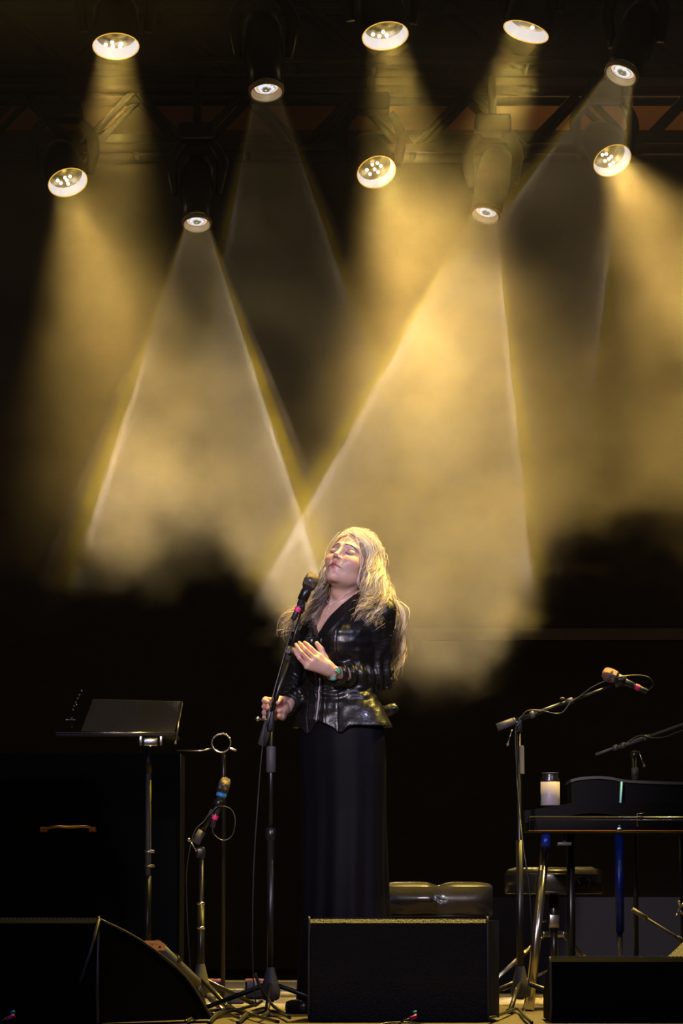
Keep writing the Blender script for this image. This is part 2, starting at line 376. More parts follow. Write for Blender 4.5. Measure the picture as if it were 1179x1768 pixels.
# ------------------------------------------------------------------ setting
def slab(name, c, size, m, **k): return MB().box(c, size).build(name, m, kind='structure', **k)
slab('floor', (0, 15.0, -0.06), (16, 16, 0.12), M_['stage_floor'])
slab('wall_back', (0, 22.3, 3.0), (16, 0.1, 7.0), M_['black_cloth'])
M_['backdrop_light_band'] = mat('painted_brown_light', (0.30, 0.14, 0.05), 0.7, noise=0.4, nscale=3)
M_['ledge_grey'] = mat('ledge_grey', (0.20, 0.18, 0.17), 0.6, noise=0.3, nscale=4)
# made-up band for the lit backdrop, brown light in its colour, behind the rear truss
c0 = P(600, 170, 21.9); c1 = P(600, 228, 21.9)
slab('trim_1', (0, 21.9, (c0.z + c1.z) / 2), (9, 0.12, c0.z - c1.z), M_['backdrop_light_band'])
c0 = P(600, 1086, 21.9); c1 = P(600, 1106, 21.9)
slab('trim_2', (2.4, 21.9, (c0.z + c1.z) / 2), (4.0, 0.10, c0.z - c1.z), M_['ledge_grey'])
def truss(name, y, z0, z1, x0, x1, label, dy=0.3, step=0.42, rr=0.025, ph=0.0):
    t = thing(name, (0, y, z0), label, 'truss')
    for z in (z0, z1):
        for yy in (y, y + dy): MB().tube([(x0, yy, z), (x1, yy, z)], rr, 10).build('chord', M_['truss_metal'], t)
    x = x0 + ph; k = 0
    while x < x1 - step:
        za, zb = (z0, z1) if k % 2 else (z1, z0)
        for yy in (y, y + dy): MB().tube([(x, yy, za), (x + step, yy, zb)], rr * 0.75, 8).build('brace', M_['truss_metal'], t)
        MB().tube([(x, y, z0), (x, y + dy, z0)], rr * 0.6, 8).build('brace', M_['truss_metal'], t)
        x += step; k += 1
    return t
truss('lighting_truss', 15.85, 5.0, 5.35, -3.0, 3.0, 'front lighting truss carrying the upper row of lamps')
truss('lighting_truss', 18.65, 5.0, 5.35, -3.6, 3.6, 'rear lighting truss carrying the lower row of lamps')
c0 = P(600, 155, 20.8); c1 = P(600, 255, 20.8)
truss('roof_truss', 20.8, c1.z, c0.z, -3.3, 3.3, 'dark roof truss in front of the brown band of lit backdrop', step=0.34, rr=0.03)
# ------------------------------------------------------------------ implicit modelling tools
def smin(a, b, k): h = np.maximum(k - np.abs(a - b), 0) / k; return np.minimum(a, b) - h * h * k * 0.25
def smax(a, b, k): return -smin(-a, -b, k)
def V3(p): return np.array(p, dtype=np.float32)
def sph(p, c, r): return np.linalg.norm(p - V3(c), axis=1) - r
def ell(p, c, r):
    q = (p - V3(c)); r = V3(r); k0 = np.linalg.norm(q / r, axis=1); k1 = np.linalg.norm(q / (r * r), axis=1)
    return k0 * (k0 - 1) / np.maximum(k1, 1e-6)
def cone(p, a, b, ra, rb):
    a = V3(a); b = V3(b); ab = b - a; t = np.clip((p - a) @ ab / max(float(ab @ ab), 1e-9), 0, 1)
    return np.linalg.norm(p - a - t[:, None] * ab, axis=1) - (ra + (rb - ra) * t)
def chain(p, pts, rs, k=0.006):
    d = None
    for i in range(len(pts) - 1):
        e = cone(p, pts[i], pts[i + 1], rs[i], rs[i + 1]); d = e if d is None else smin(d, e, k)
    return d
def surface_nets(f, lo, hi, h, B=8):
    lo = np.array(lo, float); n = np.ceil((np.array(hi) - lo) / (h * B)).astype(int)
    g = np.stack(np.meshgrid(*[np.arange(k) for k in n], indexing='ij'), -1).reshape(-1, 3)
    c = lo + (g + 0.5) * h * B
    d = np.concatenate([f(c[i:i + 200000].astype(np.float32)) for i in range(0, len(c), 200000)])
    g = g[np.abs(d) < h * B * 0.87 * 1.35 + 0.004]
    loc = np.stack(np.meshgrid(*[np.arange(B + 1)] * 3, indexing='ij'), -1).reshape(-1, 3)
    keys = []; verts = []; edges = [[], [], []]; dim = n * B + 2
    def key(ijk): return (ijk[..., 0] * dim[1] + ijk[..., 1]) * dim[2] + ijk[..., 2]
    for i in range(0, len(g), 400):
        gb = g[i:i + 400] * B; ijk = gb[:, None, :] + loc[None]
        pts = (lo + ijk.reshape(-1, 3) * h).astype(np.float32)
        v = f(pts).reshape(len(gb), B + 1, B + 1, B + 1)
        cs = [v[:, a:a + B, b:b + B, c_:c_ + B] for a in (0, 1) for b in (0, 1) for c_ in (0, 1)]
        st = np.stack(cs, -1); neg = st < 0; mix = neg.any(-1) & ~neg.all(-1)
        bi, x, y, z = np.nonzero(mix); vals = st[bi, x, y, z]
        if len(bi) == 0: continue
        cell = gb[bi] + np.stack([x, y, z], -1)
        co = np.array([(a, b, c_) for a in (0, 1) for b in (0, 1) for c_ in (0, 1)], float)
        acc = np.zeros((len(bi), 3)); cnt = np.zeros(len(bi))
        for a in range(8):
            for b in range(a + 1, 8):
                if np.abs(co[a] - co[b]).sum() != 1: continue
                va, vb = vals[:, a], vals[:, b]; m = (va < 0) != (vb < 0)
                t = np.where(m, va / np.where(m, va - vb, 1), 0)
                acc += np.where(m[:, None], co[a] + t[:, None] * (co[b] - co[a]), 0); cnt += m
        verts.append(lo + (cell + acc / cnt[:, None]) * h); keys.append(key(cell))
        for ax, j in ((0, 4), (1, 2), (2, 1)):
            m = (vals[:, 0] < 0) != (vals[:, j] < 0)
            edges[ax].append(np.concatenate([cell[m], (vals[m, 0] < 0)[:, None]], 1))
    keys = np.concatenate(keys); verts = np.concatenate(verts); o = np.argsort(keys); keys = keys[o]; verts = verts[o]
    faces = []
    for ax in range(3):
        e = np.concatenate(edges[ax]); cell = e[:, :3]; flip = e[:, 3].astype(bool)
        u = np.zeros(3, int); w_ = np.zeros(3, int); u[(ax + 1) % 3] = 1; w_[(ax + 2) % 3] = 1
        ks = [key(cell - du) for du in (0 * u, u, u + w_, w_)]
        idx = [np.clip(np.searchsorted(keys, k), 0, len(keys) - 1) for k in ks]
        ok = np.all([keys[a] == k for a, k in zip(idx, ks)], 0)
        q = np.stack(idx, 1)
        q = np.where(flip[:, None], q[:, ::1], q[:, ::-1])[ok]
        faces.append(q)
    return verts, np.concatenate(faces)
def np_mesh(name, v, f, mat_, parent=None, smooth=True, label=None):
    me = bpy.data.meshes.new(name); me.vertices.add(len(v)); 
    off = np.array(parent.location) if parent is not None else np.zeros(3)
    me.vertices.foreach_set('co', (v - off).astype(np.float32).ravel())
    me.loops.add(f.size); me.loops.foreach_set('vertex_index', f.astype(np.int32).ravel())
    me.polygons.add(len(f)); me.polygons.foreach_set('loop_start', np.arange(0, f.size, f.shape[1], dtype=np.int32))
    me.polygons.foreach_set('use_smooth', np.ones(len(f), bool) if smooth else np.zeros(len(f), bool))
    me.update(calc_edges=True); me.validate(); me.materials.append(mat_)
    o = bpy.data.objects.new(name, me); COL.objects.link(o)
    return put(o, parent, label)
def J(px, py, dy=0.0): return np.array(P(px, py, 12.0 + dy))

# ------------------------------------------------------------------ singer: frames and joints
def head_rot(y, p_, r_):
    y, p_, r_ = map(math.radians, (y, p_, r_))
    f = np.array([0, -math.cos(p_), math.sin(p_)]); u = np.array([0, math.sin(p_), math.cos(p_)]); l = np.array([1., 0, 0])
    l2 = l * math.cos(r_) - u * math.sin(r_); u2 = u * math.cos(r_) + l * math.sin(r_)
    Z = np.array([[math.cos(y), math.sin(y), 0], [-math.sin(y), math.cos(y), 0], [0, 0, 1]])
    return np.stack([Z @ l2, Z @ f, Z @ u2], 1)
HR = head_rot(27, 27, 9); HO = J(607, 972.5, 0.0)
HS = 1.04
def toH(p): return ((p - HO.astype(np.float32)) @ HR.astype(np.float32)) / HS
def fromH(q): return (np.asarray(q, float) * HS) @ HR.T + HO
YAW = math.radians(32)
TL = np.array([math.cos(YAW), -math.sin(YAW), 0]); TF = np.array([-math.sin(YAW), -math.cos(YAW), 0])
def sm_table(z, v, n=400):
    zz = np.linspace(z[0], z[-1], n); vv = np.interp(zz, z, v); k = np.hanning(41); k /= k.sum()
    return zz, np.convolve(np.pad(vv, 20, mode='edge'), k, 'valid')
TZ = [0.80, 0.98, 1.05, 1.12, 1.20, 1.28, 1.34, 1.39, 1.43, 1.47]
T_a = sm_table(TZ, [.160, .164, .150, .124, .136, .148, .158, .156, .092, .055])
T_b = sm_table(TZ, [.110, .116, .108, .093, .100, .106, .104, .088, .062, .052])
T_x = sm_table(TZ, [.010, .006, -.006, -.016, -.018, -.014, -.010, -.004, .006, .012])
T_y = sm_table(TZ, [.0, .0, .0, .0, .0, .004, .012, .022, .032, .034])
def torso_local(p):
    z = p[:, 2]; x = p[:, 0] - np.interp(z, *T_x); y = p[:, 1] - 12.0 - np.interp(z, *T_y)
    return x * TL[0] + y * TL[1], x * TF[0] + y * TF[1], z
def torso(p, grow=0.0):
    l, f, z = torso_local(p); a = np.interp(z, *T_a) + grow; b = np.interp(z, *T_b) + grow
    r = np.sqrt((l / a) ** 2 + (f / b) ** 2 + 1e-9); d = (r - 1) * (a * b) / np.sqrt((b * l / np.maximum(r * a, 1e-6)) ** 2 + (a * f / np.maximum(r * b, 1e-6)) ** 2 + 1e-9)
    d = np.clip(d, -0.1, 1)
    d = np.maximum(d, z - 1.475); d = np.maximum(d, 0.80 - z)
    for s_ in (-1, 1):
        c = torso_pt(s_ * 0.066, 0.070, 1.282); d = smin(d, sph(p, c, 0.050 + grow), 0.06)
    return d
def torso_pt(l, f, z): return np.array([np.interp(z, *T_x), 12.0 + np.interp(z, *T_y), z]) + TL * l + TF * f
shL = torso_pt(.157, -.005, 1.375); shR = torso_pt(-.148, -.005, 1.358)
elL = J(654, 1172, 0.005); wrL = J(575, 1161, -0.17)
elR = J(511, 1188, 0.10); wrR = J(493, 1220, -0.075)
hipc = J(594, 1330, 0.0)

def head_sdf(p):
    q = toH(p); q = q.copy(); sgn = q[:, 0].copy(); q[:, 0] = np.abs(q[:, 0])
    d = ell(q, (0, -.012, .028), (.073, .092, .084))
    d = smin(d, ell(q, (0, .024, -.034), (.057, .064, .078)), .022)
    d = smin(d, cone(q, (.046, .000, -.060), (.012, .068, -.098), .017, .013), .022)
    d = smin(d, ell(q, (0, .078, -.099), (.016, .014, .014)), .014)
    d = smin(d, sph(q, (.036, .056, -.032), .023), .022)
    d = smin(d, cone(q, (.012, .0815, .020), (.042, .064, .019), .0095, .009), .012)
    d = smin(d, ell(q, (0, .073, -.062), (.026, .018, .024)), .012)
    d = smax(d, -ell(q, (.031, .094, -.001), (.019, .013, .0125)), .012)
    d = smin(d, ell(q, (.0310, .0675, -.002), (.0165, .0150, .0125)), .005)
    d = smin(d, cone(q, (0, .083, .010), (0, .100, -.028), .0055, .0072), .010)
    d = smin(d, sph(q, (0, .1035, -.0305), .0082), .006)
    d = smin(d, ell(q, (.0108, .0925, -.0355), (.0055, .0082, .0056)), .005)
    d = smax(d, -ell(q, (.0058, .0985, -.0415), (.0036, .0062, .0040)), .002)
    lipu = smin(cone(q, (.0045, .0905, -.0560), (.0265, .0775, -.0668), .0046, .0022), cone(q, (0, .0900, -.0575), (.012, .0865, -.0600), .0042, .0036), .002)
    d = smin(d, lipu, .003)
    d = smin(d, cone(q, (0, .0885, -.0680), (.021, .0795, -.0675), .0056, .0026), .004)
    d = smax(d, -cone(q, (0, .0960, -.0620), (.0285, .0810, -.0680), .0018, .0014), .0022)
    d = smax(d, -ell(q, (0, .0965, -.0825), (.014, .006, .0045)), .010)
    ear = ell(q, (.0745, -.008, -.014), (.0075, .017, .030)); ear = smax(ear, -ell(q, (.083, -.006, -.010), (.006, .010, .020)), .004)
    d = smin(d, ear, .006)
    d = d * HS
    n0 = fromH((0, -.022, -.045)); n1 = torso_pt(0, -.012, 1.41)
    nk = cone(p, n0, n1, .050, .056)
    # sterno-mastoid cords and throat
    for s_ in (-1, 1):
        nk = smin(nk, cone(p, fromH((.052 * s_, -.012, -.050)), torso_pt(.018 * s_, .050, 1.408), .013, .010), .016)
    nk = smin(nk, sph(p, (np.array(fromH((0, .010, -.095))) * .55 + torso_pt(0, .045, 1.42) * .45), .020), .03)
    return smin(d, nk, .018)

def hand_left(p):
    W_ = wrL; d = cone(p, W_, J(563, 1150, -.195), .0215, .021)
    K = {'i': J(551, 1133, -.212), 'm': J(543.5, 1137.5, -.228), 'r': J(536, 1143.5, -.236), 'p': J(530, 1150.5, -.235)}
    for k, rr in (('i', .0125), ('m', .0125), ('r', .0120), ('p', .0115)):
        d = smin(d, cone(p, W_ * .75 + K[k] * .25, K[k], .016, rr), .012)
    tips = {'i': [(537, 1120, -.216), (530, 1113, -.206), (525.5, 1109.5, -.196)], 'm': [(527, 1122, -.238), (520, 1114, -.228), (516.5, 1110, -.216)],
            'r': [(520, 1127, -.252), (513.5, 1118.5, -.243), (510.5, 1113, -.232)], 'p': [(516.5, 1136, -.256), (511, 1128, -.250), (507.8, 1122, -.242)]}
    for k, rr in (('i', .0093), ('m', .0095), ('r', .0091), ('p', .0081)):
        pts = [K[k]] + [J(*a) for a in tips[k]]
        d = smin(d, chain(p, pts, [rr, rr * .86, rr * .80, rr * .68], .003), .0035)
    th = [J(567, 1151, -.178), J(559.5, 1135, -.172), J(554, 1121, -.172), J(546.5, 1111, -.178)]
    d = smin(d, chain(p, th, [.017, .0128, .0102, .0078], .006), .010)
    return d
GX = 469.0   # stand axis where the right hand closes on it
def hand_right(p):
    d = cone(p, wrR, J(486, 1224, -.115), .0235, .021)
    ys = [1209, 1219, 1229.5, 1238.5]
    for i, y in enumerate(ys):
        mcp = J(471, y + 1, -.128); d = smin(d, cone(p, J(487, 1222 + (y - 1222) * .4, -.105), mcp, .016, .0125), .012)
        rr = (.0102, .0104, .0100, .0090)[i]
        pts = [mcp, J(458.5, y - 1, -.150), J(456.5, y + 1, -.178), J(462, y + 3, -.200)]
        d = smin(d, chain(p, pts, [rr * 1.1, rr, rr * .9, rr * .75], .004), .0035)
    th = [J(489, 1218, -.115), J(487, 1209, -.142), J(482, 1207, -.170), J(478.5, 1213, -.194)]
    d = smin(d, chain(p, th, [.016, .0128, .0108, .0082], .006), .008)
    d = smin(d, chain(p, [J(489, 1231, -.118), J(487, 1228, -.150), J(481.5, 1227, -.172)], [.0145, .0125, .009], .006), .006)
    d = smin(d, chain(p, [J(488, 1238, -.120), J(485.5, 1237, -.150), J(481.5, 1236, -.168)], [.012, .0112, .008], .006), .005)
    return d
def gate(fn, c, r):
    """evaluate fn only near its part of the body"""
    c = V3(c)
    def g(p, d, k):
        m = np.linalg.norm(p - c, axis=1) < r + 0.06
        e = np.full(len(p), 0.0, np.float32); dd = np.linalg.norm(p - c, axis=1) - r
        e = np.maximum(dd, 0.02).astype(np.float32)
        if m.any(): e[m] = fn(p[m])
        return smin(d, e, k)
    return g
g_head = gate(head_sdf, J(603, 990), 0.20)
g_hl = gate(hand_left, J(540, 1135, -.21), 0.105); g_hr = gate(hand_right, J(475, 1223, -.13), 0.085)
def body(p):
    d = torso(p, -.012) + np.clip((1.08 - p[:, 2]) * .25, 0, .022)
    d = smin(d, cone(p, torso_pt(.03, -.015, 1.435), shL, .035, .040), .05)
    d = smin(d, cone(p, torso_pt(-.03, -.015, 1.435), shR, .035, .040), .05)
    # collar bones
    for s_ in (-1, 1): d = smin(d, cone(p, torso_pt(.016 * s_, .046, 1.402), torso_pt(.12 * s_, .030, 1.415), .008, .006), .014)
    d = smin(d, chain(p, [shL, elL, wrL], [.044, .036, .022], .02), .03)
    d = smin(d, chain(p, [shR, elR, wrR], [.044, .036, .024], .02), .03)
    for s_ in (-1, 1):
        hp = torso_pt(.070 * s_, 0, .86); kn = np.array([hp[0], hp[1], .48]); an = np.array([hp[0], hp[1] + .01, .09])
        d = smin(d, chain(p, [hp, kn, an], [.068, .050, .034], .03), .03)
        d = smin(d, cone(p, an + TF * (-.02) - np.array([0, 0, .045]), an + TF * .12 - np.array([0, 0, .07]), .030, .020), .02)
    d = g_hl(p, d, .006); d = g_hr(p, d, .006); d = g_head(p, d, .012)
    return d

# skin with tinted lips and cheeks stored on the mesh
M_['skin'] = m = bpy.data.materials.new('skin'); m.use_nodes = True; nt = m.node_tree; b = nt.nodes['Principled BSDF']
at = nt.nodes.new('ShaderNodeVertexColor'); at.layer_name = 'tint'
nz = nt.nodes.new('ShaderNodeTexNoise'); nz.inputs['Scale'].default_value = 55; nz.inputs['Detail'].default_value = 4
tc = nt.nodes.new('ShaderNodeTexCoord'); nt.links.new(tc.outputs['Object'], nz.inputs['Vector'])
mx = nt.nodes.new('ShaderNodeMix'); mx.data_type = 'RGBA'; mx.blend_type = 'MULTIPLY'; mx.inputs['Factor'].default_value = 0.35
nt.links.new(at.outputs['Color'], mx.inputs['A']); nt.links.new(nz.outputs['Color'], mx.inputs['B'])
hs = nt.nodes.new('ShaderNodeHueSaturation'); hs.inputs['Value'].default_value = 1.18; nt.links.new(mx.outputs['Result'], hs.inputs['Color'])
nt.links.new(hs.outputs['Color'], b.inputs['Base Color']); b.inputs['Roughness'].default_value = 0.42
b.inputs['Subsurface Weight'].default_value = 0.15; b.inputs['Subsurface Radius'].default_value = (0.012, 0.005, 0.003); b.inputs['Subsurface Scale'].default_value = 0.6
bp = nt.nodes.new('ShaderNodeBump'); bp.inputs['Strength'].default_value = 0.12; bp.inputs['Distance'].default_value = 0.003; nt.links.new(nz.outputs['Fac'], bp.inputs['Height']); nt.links.new(bp.outputs['Normal'], b.inputs['Normal'])
M_['leather'] = mat('black_leather', (0.006, 0.006, 0.0075), 0.36, spec=0.62, noise=0.2, nscale=30, bump=0.24, bscale=50, coat=0.10)
M_['piping'] = mat('leather_piping', (0.012, 0.011, 0.013), 0.22, spec=0.7)
M_['satin'] = mat('black_satin', (0.0045, 0.004, 0.007), 0.6, spec=0.08, noise=0.2, bump=0.05)
M_['silver'] = mat('silver', (0.75, 0.73, 0.76), 0.22, 1.0)
M_['hair'] = m = bpy.data.materials.new('silver_blonde_hair'); m.use_nodes = True; nt = m.node_tree; b = nt.nodes['Principled BSDF']
b.inputs['Roughness'].default_value = 0.34; b.inputs['Specular IOR Level'].default_value = 0.6
at = nt.nodes.new('ShaderNodeAttribute'); at.attribute_name = 'shade'; cr = nt.nodes.new('ShaderNodeValToRGB'); nt.links.new(at.outputs['Fac'], cr.inputs[0]); el = cr.color_ramp.elements
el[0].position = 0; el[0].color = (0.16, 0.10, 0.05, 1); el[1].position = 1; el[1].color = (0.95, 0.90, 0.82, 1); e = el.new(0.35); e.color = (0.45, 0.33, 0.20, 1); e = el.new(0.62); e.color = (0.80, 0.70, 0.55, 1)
nt.links.new(cr.outputs[0], b.inputs['Base Color'])
M_['hair_dark'] = mat('hair_root_shade', (0.40, 0.31, 0.20), 0.45, nscale=60, color2=(0.22, 0.15, 0.09))
M_['brow'] = mat('brow_hair', (0.05, 0.03, 0.025), 0.7)
M_['turquoise'] = mat('turquoise_stone', (0.10, 0.42, 0.36), 0.3, noise=0.5, nscale=300)

singer = thing('person', (0.0, 12.0, 0.0), 'woman with long silver blonde hair singing with eyes closed at a microphone, open hand raised', 'person')
def mk_body():
    v, f = surface_nets(body, (-.36, 11.62, 0.0), (.30, 12.36, 1.72), 0.0025)
    o = np_mesh('body', v, f, M_['skin'], singer)
    q = toH(v.astype(np.float32)); a = np.abs(q[:, 0]); base = np.array([.60, .385, .315]); col = np.tile(base, (len(v), 1))
    def blend(wt, c):
        nonlocal col
        wt = np.clip(wt, 0, 1)[:, None]; col = col * (1 - wt) + np.array(c) * wt
    qq = q.copy(); qq[:, 0] = a
    lip = np.minimum(cone(qq, (.003, .0905, -.0572), (.0250, .0785, -.0667), .0052, .0022), cone(qq, (0, .0885, -.0680), (.020, .0800, -.0674), .0058, .0022))
    blend(1.0 - lip / .0016, (.50, .13, .13))
    ml_ = cone(qq, (0, .0940, -.0620), (.0280, .0810, -.0680), .0012, .0010); blend(1.2 - ml_ / .0014, (.16, .05, .05))
    ck = np.linalg.norm((qq - V3((.036, .074, -.034))) / V3((.022, .02, .018)), axis=1); blend((1.3 - ck) * .45, (.62, .28, .24))
    nsx = np.linalg.norm(qq - V3((0, .113, -.036)), axis=1); blend((.013 - nsx) * 35, (.62, .30, .25))
    nst = ell(qq, (.0058, .0985, -.0415), (.0036, .0062, .0040)); blend(1 - nst / .0012, (.16, .05, .04))
    el_ = np.linalg.norm((qq - V3((.0305, .082, -.002))) / V3((.019, .02, .010)), axis=1); blend((1.25 - el_) * .5, (.47, .27, .23))
    h_ = np.minimum(np.linalg.norm(v - J(520, 1120, -.22), axis=1), np.linalg.norm(v - J(470, 1222, -.16), axis=1)); blend((.075 - h_) * 14, (.56, .25, .18))
    c4 = np.concatenate([col, np.ones((len(v), 1))], 1).astype(np.float32)
    ca = o.data.color_attributes.new('tint', 'FLOAT_COLOR', 'POINT'); ca.data.foreach_set('color', c4.ravel())
    return o
BODY = mk_body()

def face_pt(l, u, off=0.0):
    """point on the face surface in front of (l, u), pushed out by off"""
    f = np.linspace(.135, .0, 541); q = np.stack([np.full_like(f, l), f, np.full_like(f, u)], 1)
    d = head_sdf(fromH(q).astype(np.float32)); i = int(np.argmax(d < 0))
    return Vector(fromH((l, f[i] + off, u)))
for s_ in (-1, 1):
    # closed lids: lash line, and the brow above
    ts = np.linspace(0, 1, 13)
    pts = [face_pt(s_ * (.0165 + .030 * t), -.0050 - .0050 * math.sin(math.pi * t) - .001 * t, .0003) for t in ts]
    MB().tube(pts, [.0007 + .0013 * math.sin(math.pi * min(1, t * .8 + .2)) for t in ts], 6).build('eyelashes', M_['brow'], singer)
    mb = MB(); rb = random.Random(3)
    for k in range(70):
        t = k / 70; l_ = .012 + .036 * t + rb.uniform(-.001, .001); u_ = .0185 + .0030 * math.sin(t * math.pi) - .0085 * t * t + rb.uniform(-.0013, .0013) * (1.2 - t)
        a_ = face_pt(s_ * l_, u_, .0002); b_ = face_pt(s_ * (l_ + .005), u_ + .0015 - .002 * t, .0009)
        mb.tube([a_, b_], [.00075, .0003], 3, cap=False)
    mb.build('eyebrow', M_['brow'], singer)
    # fold above the lid
    pts = [face_pt(s_ * (.017 + .029 * t), .0045 + .0035 * math.sin(math.pi * t), .0001) for t in ts]
    MB().tube(pts, [.0002 + .0004 * math.sin(math.pi * t) for t in ts], 5).build('eyelid_crease', M_['brow'], singer)

# ------------------------------------------------------------------ leather jacket
def wav(p, seed, fr, wv=2.2):
    r = np.random.RandomState(seed); out = 0
    for i in range(4):
        k = r.normal(size=3) * fr * (1 + .5 * i); k2 = r.normal(size=3) * fr * .5
        out = out + np.sin(p @ k.astype(np.float32) + wv * np.sin(p @ k2.astype(np.float32) + r.uniform(0, 6)) + r.uniform(0, 6)) / (1 + .6 * i)
    return out / 2.2
def arm_sleeve(p, sh, el, wr, r0, r1, r2, seed, stop):
    a = V3(sh); b = V3(el); c = V3(wr); c = b + (c - b) * stop
    d = smin(cone(p, a, b, r0, r1), cone(p, b, c, r1, r2), .03)
    ab = b - a; t1 = (p - a) @ ab / float(ab @ ab); bc = c - b; t2 = (p - b) @ bc / float(bc @ bc)
    near = .40 + np.exp(-((t1 - 1) / .45) ** 2) + .8 * np.exp(-((t2 - .9) / .5) ** 2)
    s = np.where(t2 > 0, 1 + t2 * .9, t1)
    ring = np.sin(s * 34 + 2.6 * np.sin(p @ np.array([31, -23, 17], np.float32) + seed) + seed)
    d = d + .0034 * near * ring * (1 - np.clip((t2 - 1) * 4, 0, 1)) + .0030 * wav(p, seed, 30) + .0011 * wav(p, seed + 1, 75)
    # open cuff
    d = np.maximum(d, (p - c) @ (bc / np.linalg.norm(bc)) - .004)
    d = smax(d, -cone(p, b * .2 + c * .8, c + bc * .3, r2 - .0055, r2 - .0045), .002)
    return d
V_BOT = 1.288
def vedge(l, z):
    """signed distance across the edge of the neckline: negative inside the V"""
    wv = np.clip((z - V_BOT) / .125, 0, 1.3); return np.abs(l + .004) - (.001 + .062 * wv ** .9)
def jacket(p):
    l, f, z = torso_local(p)
    d = torso(p, .006)
    d = smin(d, cone(p, torso_pt(.055, -.02, 1.415), shL + np.array([0, 0, .006]), .030, .050), .04)
    d = smin(d, cone(p, torso_pt(-.055, -.02, 1.415), shR + np.array([0, 0, .006]), .030, .050), .04)
    # collar standing round the back of the neck
    n1 = torso_pt(0, -.02, 1.425)
    # flared peplum
    ang = np.arctan2(l, f); fl = np.clip((1.085 - z) / .09, 0, 1)
    d = d - .016 * fl ** 1.3 - .004 * fl * np.sin(ang * 9 + 1)
    d = d + .0011 * wav(p, 9, 70) + .0026 * wav(p * np.array([1, 1, 1.7], np.float32), 5, 26) * (1 + 1.0 * np.exp(-((z - 1.13) / .06) ** 2))
    # gathers radiating from the waist and seams
    d = d + .0030 * np.exp(-((z - 1.12) / .045) ** 2) * np.sin(z * 210 + 3 * np.sin(l * 40))
    for sl in (-.062, .058):
        sx = sl * (1 + .35 * np.clip((z - 1.12) / .2, 0, 1)); d = d + .0022 * np.exp(-((l - sx) / .0022) ** 2) * (f > 0)
    d = d - .0018 * (np.abs(np.abs(l + .008) - .019) < .0028) * (f > 0) * (z < 1.285) * (z > .98)
    # turned lapel along the V
    ve = vedge(l, z); lap = (ve < .040 + .012 * np.sin((z - 1.28) * 30)) & (f > 0) & (z > V_BOT + .004) & (z < 1.44)
    d = d - np.where(lap, .0055, 0)
    dl = arm_sleeve(p, shL, elL, wrL, .056, .043, .035, 3, .93); dr = arm_sleeve(p, shR, elR, wrR, .050, .042, .035, 8, .90)
    d = smin(d, dl, .022); d = smin(d, dr, .022)
    # shaped hem with two front points
    lf = np.where(f > -.02, 1, 0)
    hem = .984 - .026 * np.exp(-((np.abs(l + .002) - .066) / .024) ** 2) * (f > 0) + .014 * np.exp(-((l + .012) / .025) ** 2) * (f > 0)
    inarm = np.minimum(dl, dr)
    d = np.where(z < 1.12, np.maximum(d, np.where(inarm < .004, -1, hem - z)), d)
    d = np.maximum(d, z - 1.462)
    # neck opening and V
    cut = np.maximum(ve, -(f + .0)); cut = np.maximum(cut, V_BOT - z)
    d = np.maximum(d, -np.where(f > .0, cut, 1))
    d = smax(d, -cone(p, torso_pt(0, -.014, 1.36), torso_pt(0, -.018, 1.52), .062, .074), .003)
    # open underneath
    d = np.where(z < 1.05, np.maximum(d, -torso_in(p)), d)
    return d
def torso_in(p):
    return torso(p, -.004) + np.clip((p[:, 2] - 1.03) * 3, 0, 1)
v, f = surface_nets(jacket, (-.30, 11.72, .94), (.24, 12.28, 1.47), 0.0026)
np_mesh('leather_jacket', v, f, M_['leather'], singer, label='black leather jacket with lapels and flared hem')
def on_front(l, z, off=0.0, fn=jacket):
    f_ = np.linspace(.22, .0, 441); q = np.stack([torso_pt(l, x, z) for x in f_]); d = fn(q.astype(np.float32)); i = int(np.argmax(d < 0))
    return Vector(torso_pt(l, f_[i] + off, z))
# zip: tape, teeth, puller
zs = np.linspace(1.004, 1.142, 47); zl = lambda z: -.020 + .016 * (z - 1.004) / .138
zf = np.array([max(np.dot(np.array(on_front(zl(z) + d_, z)) - torso_pt(0, 0, z), TF) for d_ in (-.008, 0, .008)) for z in zs])
zf = np.convolve(np.pad(zf, 6, mode='edge'), np.hanning(15)[1:-1] / np.hanning(15)[1:-1].sum(), 'valid') + .0012
def zpt(i, dl=0, off=0): return Vector(torso_pt(zl(zs[i]) + dl, zf[i] + off, zs[i]))
for s_ in (-1, 1): MB().tube([zpt(i, .0085 * s_) for i in range(47)], .0019, 6).build('zip_tape', M_['piping'], singer)
M_['zip_metal'] = mat('dull_zip_metal', (0.22, 0.21, 0.23), 0.35, 0.9)
tm = MB()
for i in range(47): tm.box(zpt(i), (.006, .004, .0016))
put(tm.build('zip_teeth', M_['zip_metal'], singer), kind='stuff')
zp = zpt(46, 0, .002); MB().box(zp, (.008, .005, .012), bev=.001).build('zip_slider', M_['silver'], singer)
MB().box(zp + Vector((0, -.004, -.014)), (.005, .002, .018), bev=.0008).build('zip_puller', M_['silver'], singer)
# edge piping of lapels
for s_ in (-1, 1):
    pts = [on_front(-.004 + s_ * (.003 + .062 * min(max((z - V_BOT) / .125, 0), 1.3) ** .9), z, .001) for z in np.linspace(V_BOT + .006, 1.405, 18)]
    MB().tube(pts, .0016, 6).build('lapel_piping', M_['piping'], singer)
